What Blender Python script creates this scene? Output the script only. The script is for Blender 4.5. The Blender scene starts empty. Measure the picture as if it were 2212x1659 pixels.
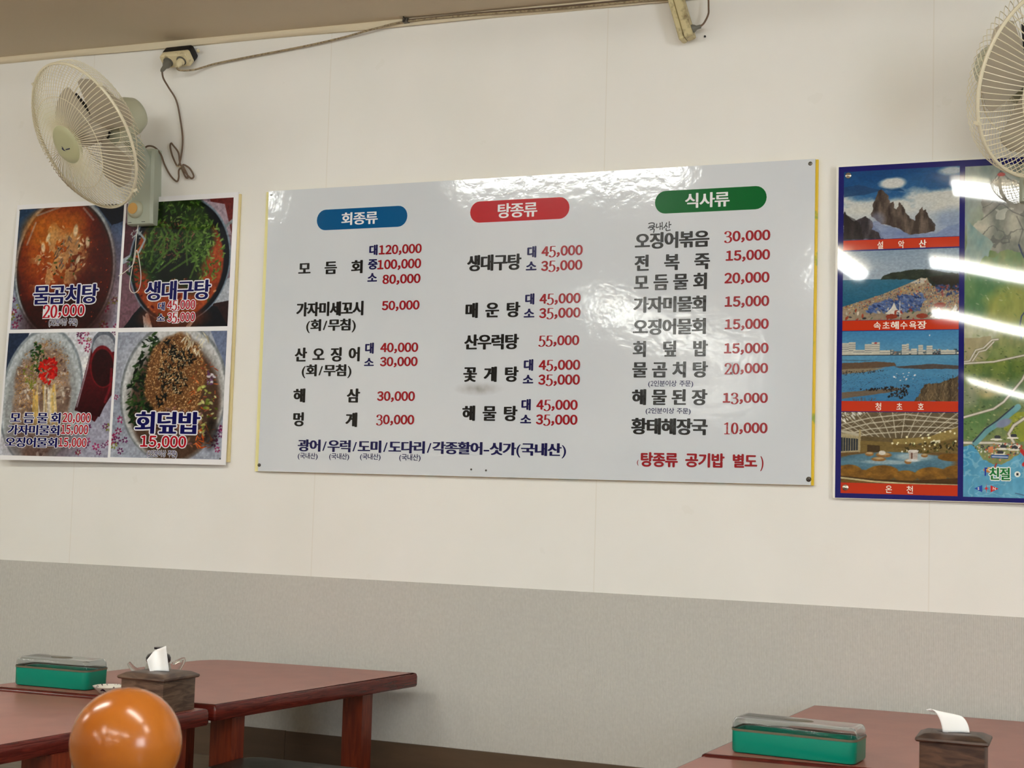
import bpy, math, random
import numpy as np
from mathutils import Vector, Matrix

# ------------------------------------------------------------------ scene, camera, light, exposure
C = bpy.context.collection
S = bpy.context.scene
S.view_settings.view_transform = 'Standard'
S.view_settings.look = 'None'
S.view_settings.gamma = 1.0
S.view_settings.use_curve_mapping = False
S.view_settings.exposure = 0.47
S.cycles.use_denoising = True
S.cycles.max_bounces = 8
S.cycles.diffuse_bounces = 6

cam_data = bpy.data.cameras.new('camera')
cam = bpy.data.objects.new('camera', cam_data); C.objects.link(cam)
cam_data.sensor_fit = 'HORIZONTAL'; cam_data.sensor_width = 36.0
cam_data.lens = 36.0 * 3223.0 / 2212.0
cam_data.clip_start = 0.02
def aim(yaw, pitch, roll):
    y, p, r = math.radians(yaw), math.radians(pitch), math.radians(roll)
    f = Vector((-math.sin(y) * math.cos(p), math.cos(y) * math.cos(p), math.sin(p)))
    rt = Vector((math.cos(y), math.sin(y), 0)); up = rt.cross(f)
    rr = math.cos(r) * rt + math.sin(r) * up; uu = -math.sin(r) * rt + math.cos(r) * up
    return Matrix((rr, uu, -f)).transposed().to_4x4()
cam.matrix_world = Matrix.Translation((0.0, -4.0588, 0.8566)) @ aim(22.88, 4.13, 1.68)
cam_data.dof.use_dof = True; cam_data.dof.focus_distance = 4.5; cam_data.dof.aperture_fstop = 20.0
S.camera = cam

world = bpy.data.worlds.new('world'); S.world = world; world.use_nodes = True
world.node_tree.nodes['Background'].inputs[0].default_value = (0.75, 0.85, 1.0, 1)
world.node_tree.nodes['Background'].inputs[1].default_value = 0.6
LAMP = 33.0            # radiance of the ceiling battens
DAY = 170.0            # watts of daylight through the side window
dl = bpy.data.lights.new('daylight', 'AREA'); dl.shape = 'RECTANGLE'; dl.size = 3.0; dl.size_y = 1.3
dl.energy = DAY; dl.color = (0.86, 0.94, 1.0)
dlo = bpy.data.objects.new('daylight', dl); C.objects.link(dlo)
dlo.location = (3.22, -4.6, 1.25); dlo.rotation_euler = (0, math.radians(90), 0)

# ------------------------------------------------------------------ materials
def lin(c):
    return tuple(((v / 255.0) / 12.92 if v / 255.0 <= 0.04045 else ((v / 255.0 + 0.055) / 1.055) ** 2.4) for v in c) + (1.0,)
MATS = {}
def mat(name, rgb, rough=0.5, metal=0.0, spec=0.5, coat=0.0, bump=None, vary=None, trans=0.0, ior=1.45, emit=None, stretch=(1, 1, 1)):
    """rgb is sRGB 0-255; bump=(scale, strength, distance); vary=(scale, rgb2, lo, hi)."""
    m = bpy.data.materials.new(name); m.use_nodes = True; N = m.node_tree.nodes; L = m.node_tree.links
    b = N['Principled BSDF']; b.inputs['Base Color'].default_value = lin(rgb); b.inputs['Roughness'].default_value = rough
    b.inputs['Metallic'].default_value = metal; b.inputs['Specular IOR Level'].default_value = spec; b.inputs['IOR'].default_value = ior
    b.inputs['Transmission Weight'].default_value = trans
    b.inputs['Coat Weight'].default_value = coat; b.inputs['Coat Roughness'].default_value = 0.05
    if emit: b.inputs['Emission Color'].default_value = lin(emit[0]); b.inputs['Emission Strength'].default_value = emit[1]
    if bump or vary:
        tc = N.new('ShaderNodeTexCoord'); mp = N.new('ShaderNodeMapping'); mp.inputs['Scale'].default_value = stretch
        L.new(tc.outputs['Object'], mp.inputs['Vector'])
    if vary:
        nz = N.new('ShaderNodeTexNoise'); nz.inputs['Scale'].default_value = vary[0]; nz.inputs['Detail'].default_value = 5
        L.new(mp.outputs[0], nz.inputs['Vector'])
        mr = N.new('ShaderNodeMapRange'); mr.inputs[1].default_value = vary[2]; mr.inputs[2].default_value = vary[3]
        L.new(nz.outputs[0], mr.inputs[0])
        mx = N.new('ShaderNodeMix'); mx.data_type = 'RGBA'; mx.inputs[6].default_value = lin(rgb); mx.inputs[7].default_value = lin(vary[1])
        L.new(mr.outputs[0], mx.inputs[0]); L.new(mx.outputs[2], b.inputs['Base Color'])
    if bump:
        nb = N.new('ShaderNodeTexNoise'); nb.inputs['Scale'].default_value = bump[0]; nb.inputs['Detail'].default_value = 4
        L.new(mp.outputs[0], nb.inputs['Vector'])
        bp = N.new('ShaderNodeBump'); bp.inputs['Strength'].default_value = bump[1]; bp.inputs['Distance'].default_value = bump[2]
        L.new(nb.outputs[0], bp.inputs['Height']); L.new(bp.outputs[0], b.inputs['Normal'])
    MATS[name] = m; return m
def wood(name, c1, c2, rough, scale, stretch, coat=0.0):
    m = mat(name, c1, rough, coat=coat); N = m.node_tree.nodes; L = m.node_tree.links; b = N['Principled BSDF']
    tc = N.new('ShaderNodeTexCoord'); mp = N.new('ShaderNodeMapping'); mp.inputs['Scale'].default_value = stretch
    L.new(tc.outputs['Object'], mp.inputs['Vector'])
    w = N.new('ShaderNodeTexNoise'); w.inputs['Scale'].default_value = scale; w.inputs['Detail'].default_value = 6; w.inputs['Distortion'].default_value = 1.2
    L.new(mp.outputs[0], w.inputs['Vector'])
    cr = N.new('ShaderNodeValToRGB'); cr.color_ramp.elements[0].position = 0.38; cr.color_ramp.elements[0].color = lin(c2)
    cr.color_ramp.elements[1].position = 0.62; cr.color_ramp.elements[1].color = lin(c1)
    L.new(w.outputs[0], cr.inputs[0]); L.new(cr.outputs[0], b.inputs['Base Color'])
    bp = N.new('ShaderNodeBump'); bp.inputs['Strength'].default_value = 0.12; bp.inputs['Distance'].default_value = 0.001
    L.new(w.outputs[0], bp.inputs['Height']); L.new(bp.outputs[0], b.inputs['Normal'])
    return m

M_CEIL = mat('ceiling_paper', (214, 201, 178), 0.9, bump=(90, .2, .002))
M_CORN = mat('cornice_paint', (222, 210, 184), 0.7, bump=(30, .5, .004), stretch=(.2, 1, 1))
M_PLAIN = mat('plain_wallpaper', (222, 214, 198), 0.8)
M_FLOOR = wood('floor_wood', (126, 112, 96), (100, 88, 74), 0.35, 3.0, (1, 12, 1))
M_BASE = mat('baseboard_vinyl', (96, 76, 60), 0.45, vary=(4, (84, 68, 54), .35, .65), stretch=(1, 8, 8))
M_TOP = mat('table_laminate', (162, 100, 88), 0.30, spec=0.5, vary=(14, (154, 94, 82), .4, .6), bump=(260, .05, .001))
M_EDGE = wood('table_edge_wood', (98, 32, 24), (70, 20, 15), 0.22, 5.0, (2, 2, 30))
M_LEG = wood('table_leg_wood', (112, 44, 22), (84, 28, 15), 0.3, 5.0, (14, 14, 1.5))
M_BOARD = mat('board_acrylic', (216, 221, 228), 0.07, spec=0.5, bump=(40, .30, .0013), vary=(2.2, (211, 217, 225), .4, .6))
def smudge(m):
    N = m.node_tree.nodes; L = m.node_tree.links; b = N['Principled BSDF']; src = b.inputs['Base Color'].links[0].from_socket
    tc = N.new('ShaderNodeTexCoord'); mp = N.new('ShaderNodeMapping'); mp.inputs['Location'].default_value = (.115 / .085, 0, -.262 / .022); mp.inputs['Scale'].default_value = (1 / .085, 1, 1 / .022)
    L.new(tc.outputs['Object'], mp.inputs['Vector']); g = N.new('ShaderNodeTexGradient'); g.gradient_type = 'SPHERICAL'; L.new(mp.outputs[0], g.inputs['Vector'])
    nz = N.new('ShaderNodeTexNoise'); nz.inputs['Scale'].default_value = 40; L.new(tc.outputs['Object'], nz.inputs['Vector'])
    k = N.new('ShaderNodeMath'); k.operation = 'MULTIPLY'; L.new(g.outputs['Fac'], k.inputs[0]); L.new(nz.outputs[0], k.inputs[1])
    x = N.new('ShaderNodeMix'); x.data_type = 'RGBA'; L.new(k.outputs[0], x.inputs[0]); L.new(src, x.inputs[6]); x.inputs[7].default_value = lin((120, 112, 100)); L.new(x.outputs[2], b.inputs['Base Color'])
smudge(M_BOARD)
M_YELLOW = mat('old_board_yellow', (238, 232, 168), 0.4)
M_GOLD = mat('old_board_gold', (232, 196, 30), 0.35, vary=(9, (150, 170, 60), .56, .6), stretch=(1, 1, 1))
M_SHEET = mat('poster_sheet', (240, 240, 244), 0.3)
M_CREAM = mat('cream_board_edge', (226, 212, 160), 0.6)
M_LAM = mat('poster_laminate', (24, 26, 106), 0.03, spec=0.6)
M_WHITE_EDGE = mat('panel_edge', (240, 238, 230), 0.4)
M_BAND = mat('caption_band', (192, 52, 24), 0.03, spec=0.6)
GLOSSY = ('black', 'navy', 'red', 'blue_pill', 'red_pill', 'green_pill')      # inks under the board's own gloss
INK = {k: mat('ink_' + k, c, r, spec=sp, bump=(40, .30, .0013) if k in GLOSSY else None) for k, c, r, sp in [
    ('black', (14, 13, 15), .14, .5), ('navy', (16, 14, 76), .14, .5), ('red', (152, 10, 26), .14, .5), ('white', (236, 237, 240), .4, .2),
    ('blue_pill', (0, 84, 138), .22, .12), ('red_pill', (182, 14, 26), .22, .12), ('green_pill', (0, 98, 40), .22, .12),
    ('poster_navy', (10, 8, 82), .35, .1), ('poster_red', (176, 14, 34), .35, .1), ('poster_white', (232, 232, 238), .4, .2),
    ('caption', (240, 234, 220), .4, .2), ('slogan', (22, 116, 50), .4, .2), ('slogan_blue', (30, 60, 160), .4, .2), ('glow', (226, 236, 230), .4, .2),
    ('arrow_blue', (40, 76, 176), .03, .6), ('arrow_red', (206, 44, 52), .03, .6), ('marker', (30, 30, 40), .3, .4), ('dark', (30, 28, 30), .4, .4), ('patch', (213, 218, 225), .3, .5)]}
M_SCREW = mat('screw_steel', (120, 116, 108), 0.35, metal=0.9, vary=(300, (60, 54, 50), .4, .6))
M_TACK = mat('tack_steel', (190, 184, 170), 0.22, metal=1.0)
M_FAN = mat('fan_plastic', (190, 192, 168), 0.38)
M_FANBASE = mat('fan_base_plastic', (176, 184, 168), 0.42)
M_WIRE = mat('fan_wire', (226, 218, 192), 0.4, spec=0.6)
M_BLADE = mat('fan_blade_plastic', (184, 174, 156), 0.32)
M_BLADE2 = mat('fan_blade_smoke', (134, 136, 122), 0.26)
M_BADGE = mat('fan_badge', (186, 186, 148), 0.45)
M_KNOB = mat('fan_knob_tan', (214, 166, 92), 0.5)
M_CORD = mat('cord_brown', (112, 92, 76), 0.5)
M_CABLE = mat('cable_dusty', (168, 152, 122), 0.6, vary=(120, (126, 110, 86), .45, .6))
M_OUT = mat('outlet_cream', (226, 214, 176), 0.5, vary=(40, (150, 132, 98), .55, .72))
M_STRIP = mat('strip_yellowed', (206, 194, 150), 0.5, vary=(45, (132, 116, 84), .5, .7))
M_BLACK = mat('black_plastic', (20, 20, 22), 0.35)
M_GREY = mat('grey_plastic', (116, 114, 104), 0.5)
M_GREEN = mat('green_plastic', (0, 132, 110), 0.28, spec=0.5)
M_CLEAR = mat('clear_plastic', (236, 238, 238), 0.04, trans=1.0, ior=1.3)
M_RIM = mat('lid_rim_dirty', (120, 112, 92), 0.4, trans=0.35)
M_TWOOD = wood('tissue_box_wood', (104, 82, 66), (62, 44, 36), 0.4, 9.0, (1.5, 1.5, 9))
M_TWOOD2 = wood('tissue_box_wood_dark', (84, 60, 46), (50, 32, 24), 0.4, 9.0, (1.5, 1.5, 10))
M_TISSUE = mat('tissue_paper', (248, 248, 248), 0.9, bump=(500, .2, .0006))
M_LACQ = mat('lacquered_wood', (162, 94, 30), 0.2, spec=0.5, vary=(9, (142, 74, 18), .35, .7), bump=(40, .03, .002))
M_JARLID = mat('jar_lid_black', (30, 22, 30), 0.2)
M_JAR = mat('jar_clear', (226, 226, 220), 0.08, trans=0.9, ior=1.35)
M_DISH = mat('floral_dish', (222, 218, 208), 0.25, vary=(70, (66, 40, 60), .55, .6))
M_CUSH = mat('cushion_vinyl', (34, 36, 30), 0.35, bump=(20, .3, .004))
M_CUSHE = mat('cushion_edge', (120, 104, 52), 0.6, bump=(120, .6, .004))
M_FIX = mat('fixture_white', (230, 230, 228), 0.5)
M_GLOW = mat('batten_glow', (255, 255, 255), 0.4, emit=((250, 252, 246), LAMP))
M_ALU = mat('window_aluminium', (180, 182, 184), 0.4, metal=0.6)
def pane_mat():
    m = bpy.data.materials.new('window_glass'); m.use_nodes = True; N = m.node_tree.nodes; L = m.node_tree.links; N.remove(N['Principled BSDF'])
    a = N.new('ShaderNodeBsdfTransparent'); g = N.new('ShaderNodeBsdfGlossy'); g.inputs['Roughness'].default_value = .02; x = N.new('ShaderNodeMixShader'); x.inputs[0].default_value = .08
    L.new(a.outputs[0], x.inputs[1]); L.new(g.outputs[0], x.inputs[2]); L.new(x.outputs[0], N['Material Output'].inputs['Surface']); return m
M_PANE = pane_mat()
M_STRING = mat('string_white', (224, 220, 208), 0.8)

def paper_mats():
    # upper wallpaper: fine emboss with overlapped seams; lower wallpaper: woven grey
    m = mat('cream_wallpaper', (232, 224, 208), 0.62, spec=0.3); N = m.node_tree.nodes; L = m.node_tree.links; b = N['Principled BSDF']
    tc = N.new('ShaderNodeTexCoord'); sep = N.new('ShaderNodeSeparateXYZ'); L.new(tc.outputs['Object'], sep.inputs[0])
    def mth(op, a, bb=None, clamp=False):
        n = N.new('ShaderNodeMath'); n.operation = op; n.use_clamp = clamp
        for i, v in enumerate((a, bb)):
            if v is None: continue
            if isinstance(v, (int, float)): n.inputs[i].default_value = v
            else: L.new(v, n.inputs[i])
        return n.outputs[0]
    fr = mth('FRACT', mth('DIVIDE', mth('ADD', sep.outputs[0], 3.302 + 9.3), 0.93))
    step = mth('MULTIPLY', fr, 93.0, True)                      # sharp edge at the seam, 1 cm ramp
    overlap = mth('LESS_THAN', fr, 0.026)
    edge = mth('LESS_THAN', fr, 0.0035)
    n1 = N.new('ShaderNodeTexNoise'); n1.inputs['Scale'].default_value = 220; n1.inputs['Detail'].default_value = 3; L.new(tc.outputs['Object'], n1.inputs['Vector'])
    n2 = N.new('ShaderNodeTexNoise'); n2.inputs['Scale'].default_value = 2.3; n2.inputs['Detail'].default_value = 3; L.new(tc.outputs['Object'], n2.inputs['Vector'])
    n3 = N.new('ShaderNodeTexNoise'); n3.inputs['Scale'].default_value = 9; n3.inputs['Detail'].default_value = 6; L.new(tc.outputs['Object'], n3.inputs['Vector'])
    mx = N.new('ShaderNodeMix'); mx.data_type = 'RGBA'; mx.inputs[6].default_value = lin((240, 239, 236)); mx.inputs[7].default_value = lin((233, 232, 227))
    L.new(mth('ADD', mth('MULTIPLY', mth('SUBTRACT', n2.outputs[0], .35, True), 1.8, True), mth('MULTIPLY', mth('GREATER_THAN', n3.outputs[0], .7), .35), True), mx.inputs[0])
    mx2 = N.new('ShaderNodeMix'); mx2.data_type = 'RGBA'; L.new(mx.outputs[2], mx2.inputs[6]); mx2.inputs[7].default_value = lin((214, 206, 190)); L.new(mth('MULTIPLY', edge, .28), mx2.inputs[0])
    L.new(mx2.outputs[2], b.inputs['Base Color'])
    h = mth('ADD', mth('MULTIPLY', n1.outputs[0], .5), mth('MULTIPLY', overlap, .35))
    bp = N.new('ShaderNodeBump'); bp.inputs['Strength'].default_value = .35; bp.inputs['Distance'].default_value = .0008; L.new(h, bp.inputs['Height']); L.new(bp.outputs[0], b.inputs['Normal'])
    g = mat('grey_woven_wallpaper', (176, 168, 156), 0.7, spec=0.25); N = g.node_tree.nodes; L = g.node_tree.links; b = N['Principled BSDF']
    tc = N.new('ShaderNodeTexCoord')
    def nz(sc, st, det=2):
        mp = N.new('ShaderNodeMapping'); mp.inputs['Scale'].default_value = st; L.new(tc.outputs['Object'], mp.inputs['Vector'])
        n = N.new('ShaderNodeTexNoise'); n.inputs['Scale'].default_value = sc; n.inputs['Detail'].default_value = det; L.new(mp.outputs[0], n.inputs['Vector']); return n.outputs[0]
    wv = N.new('ShaderNodeTexWave'); wv.bands_direction = 'X'; wv.inputs['Scale'].default_value = 72; wv.inputs['Distortion'].default_value = 1.4; wv.inputs['Detail'].default_value = 2; L.new(tc.outputs['Object'], wv.inputs['Vector'])
    a_ = N.new('ShaderNodeMath'); a_.operation = 'MULTIPLY'; L.new(wv.outputs['Fac'], a_.inputs[0]); a_.inputs[1].default_value = .45
    s_ = N.new('ShaderNodeMath'); s_.operation = 'ADD'; L.new(a_.outputs[0], s_.inputs[0]); v_ = nz(150, (1.0, 1, .6)); 
    m2 = N.new('ShaderNodeMath'); m2.operation = 'MULTIPLY'; L.new(v_, m2.inputs[0]); m2.inputs[1].default_value = .6; L.new(m2.outputs[0], s_.inputs[1])
    mx = N.new('ShaderNodeMix'); mx.data_type = 'RGBA'; mx.inputs[6].default_value = lin((174, 172, 167)); mx.inputs[7].default_value = lin((211, 209, 204)); L.new(s_.outputs[0], mx.inputs[0]); L.new(mx.outputs[2], b.inputs['Base Color'])
    bp = N.new('ShaderNodeBump'); bp.inputs['Strength'].default_value = .6; bp.inputs['Distance'].default_value = .001; L.new(s_.outputs[0], bp.inputs['Height']); L.new(bp.outputs[0], b.inputs['Normal'])
    return m, g
M_WALL, M_DADO = paper_mats()
def pic_mat(name, rough, spec):
    m = mat(name, (255, 255, 255), rough, spec=spec); N = m.node_tree.nodes
    a = N.new('ShaderNodeAttribute'); a.attribute_name = 'print'; m.node_tree.links.new(a.outputs['Color'], N['Principled BSDF'].inputs['Base Color']); return m
M_PRINT = pic_mat('printed_photo', .35, .12)
M_GLOSSPRINT = pic_mat('laminated_photo', .03, .6)

# ------------------------------------------------------------------ object helpers
ORIG = {}
def tag(o, label=None, cat=None, group=None, kind=None):
    if label: o['label'] = label
    if cat: o['category'] = cat
    if group: o['group'] = group
    if kind: o['kind'] = kind
    return o
def thing(name, loc, label, cat, group=None):
    o = bpy.data.objects.new(name, None); C.objects.link(o); o.location = loc; o.empty_display_size = .05
    ORIG[o.name] = Vector(loc); return tag(o, label, cat, group)
def link_mesh(name, me, m, parent=None, origin=None):
    o = bpy.data.objects.new(name, me); C.objects.link(o)
    if m: me.materials.append(m)
    if parent is not None:
        o.parent = parent; ORIG[o.name] = ORIG[parent.name]
    else:
        o.location = origin or (0, 0, 0); ORIG[o.name] = Vector(origin or (0, 0, 0))
    return o
class MB:
    def __init__(s): s.v = []; s.f = []
    def add(s, vs, fs):
        k = len(s.v); s.v += [tuple(p) for p in vs]; s.f += [tuple(i + k for i in f) for f in fs]; return s
    def box(s, lo, hi, M=None):
        x0, y0, z0 = lo; x1, y1, z1 = hi
        vs = [(x0, y0, z0), (x1, y0, z0), (x1, y1, z0), (x0, y1, z0), (x0, y0, z1), (x1, y0, z1), (x1, y1, z1), (x0, y1, z1)]
        if M is not None: vs = [M @ Vector(p) for p in vs]
        return s.add(vs, [(0, 3, 2, 1), (4, 5, 6, 7), (0, 1, 5, 4), (1, 2, 6, 5), (2, 3, 7, 6), (3, 0, 4, 7)])
    def loft(s, rings, cap0=True, cap1=True, closed=True):
        n = len(rings[0]); vs = [p for r in rings for p in r]; fs = []
        for i in range(len(rings) - 1):
            for j in range(n if closed else n - 1):
                a, b = i * n + j, i * n + (j + 1) % n; fs.append((a, b, b + n, a + n))
        if cap0: fs.append(tuple(range(n - 1, -1, -1)))
        if cap1: fs.append(tuple(range((len(rings) - 1) * n, len(rings) * n)))
        return s.add(vs, fs)
    def tube(s, pts, r, n=8, closed=False, r2=None):
        P = [Vector(p) for p in pts]; m = len(P); rings = []; prev = None
        for i, p in enumerate(P):
            if closed: t = P[(i + 1) % m] - P[i - 1]
            else: t = P[min(i + 1, m - 1)] - P[max(i - 1, 0)]
            if t.length < 1e-9: t = Vector((0, 0, 1))
            t.normalize()
            if prev is None:
                u = t.orthogonal().normalized()
            else:
                u = prev - t * prev.dot(t)
                u = u.normalized() if u.length > 1e-6 else t.orthogonal().normalized()
            prev = u; w = t.cross(u); rr = r if r2 is None else r + (r2 - r) * i / (m - 1)
            rings.append([p + rr * (math.cos(2 * math.pi * k / n) * u + math.sin(2 * math.pi * k / n) * w) for k in range(n)])
        if closed: rings.append(rings[0]); return s.loft(rings, False, False)
        return s.loft(rings)
    def lathe(s, prof, M=None, n=40):
        """prof: (radius, height) pairs, axis z"""
        rings = []
        for r, z in prof:
            ring = [Vector((max(r, 1e-5) * math.cos(2 * math.pi * k / n), max(r, 1e-5) * math.sin(2 * math.pi * k / n), z)) for k in range(n)]
            rings.append([M @ p for p in ring] if M is not None else ring)
        return s.loft(rings)
    def prism(s, poly, y0, y1, M=None):
        """poly in (x, z), extruded from y0 to y1"""
        r0 = [Vector((x, y0, z)) for x, z in poly]; r1 = [Vector((x, y1, z)) for x, z in poly]
        if M is not None: r0 = [M @ p for p in r0]; r1 = [M @ p for p in r1]
        return s.loft([r0, r1])
    def build(s, name, m, parent=None, smooth=35, origin=None, kind=None):
        o0 = ORIG[parent.name] if parent is not None else Vector(origin or (0, 0, 0))
        me = bpy.data.meshes.new(name); me.from_pydata([Vector(p) - o0 for p in s.v], [], s.f); me.validate()
        if smooth:
            me.shade_smooth(); me.set_sharp_from_angle(angle=math.radians(smooth))
        o = link_mesh(name, me, m, parent, origin)
        if kind: o['kind'] = kind
        return o
def rrect(w, d, r, z, n=6, cx=0.0, cy=0.0):
    out = []
    r = min(r, w / 2 - 1e-5, d / 2 - 1e-5)
    for (sx, sy, a0) in ((1, 1, 0), (-1, 1, 90), (-1, -1, 180), (1, -1, 270)):
        for k in range(n + 1):
            a = math.radians(a0 + 90 * k / n)
            out.append(Vector((cx + sx * (w / 2 - r) + r * math.cos(a), cy + sy * (d / 2 - r) + r * math.sin(a), z)))
    return out
def put(M, ring): return [M @ p for p in ring]
def spline(pts, n=8, closed=False):
    P = [Vector(p) for p in pts]; out = []; m = len(P)
    for i in range(m if closed else m - 1):
        if closed: p0, p1, p2, p3 = P[i - 1], P[i], P[(i + 1) % m], P[(i + 2) % m]
        else: p0, p1, p2, p3 = P[max(i - 1, 0)], P[i], P[i + 1], P[min(i + 2, m - 1)]
        for k in range(n):
            t = k / n
            out.append(.5 * ((2 * p1) + (-p0 + p2) * t + (2 * p0 - 5 * p1 + 4 * p2 - p3) * t * t + (-p0 + 3 * p1 - 3 * p2 + p3) * t ** 3))
    if not closed: out.append(P[-1])
    return out
def frame_z(origin, axis, up=(0, 0, 1)):
    z = Vector(axis).normalized(); x = Vector(up).cross(z)
    x = x.normalized() if x.length > 1e-4 else z.orthogonal().normalized(); y = z.cross(x)
    return Matrix.Translation(origin) @ Matrix((x, y, z)).transposed().to_4x4()
def rotz(x, y, z, deg): return Matrix.Translation((x, y, z)) @ Matrix.Rotation(math.radians(deg), 4, 'Z')

# ------------------------------------------------------------------ lettering: glyph outlines of the built-in typeface, flattened to meshes
_fc = bpy.data.curves.new('lettering', 'FONT'); _fo = bpy.data.objects.new('lettering', _fc); C.objects.link(_fo)
_fc.resolution_u = 4
_GL = {}
def glyph(ch, off):
    key = (ch, round(off, 4))
    if key not in _GL:
        _fc.body = ch; _fc.offset = off; bpy.context.view_layer.update()
        dg = bpy.context.evaluated_depsgraph_get(); me = bpy.data.meshes.new_from_object(_fo.evaluated_get(dg))
        vs = [(v.co.x, v.co.y) for v in me.vertices]; fs = [tuple(p.vertices) for p in me.polygons]
        bpy.data.meshes.remove(me)
        xs = [v[0] for v in vs] or [0]; ys = [v[1] for v in vs] or [0]
        _GL[key] = (vs, fs, min(xs), max(xs), min(ys), max(ys))
    return _GL[key]

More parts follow.
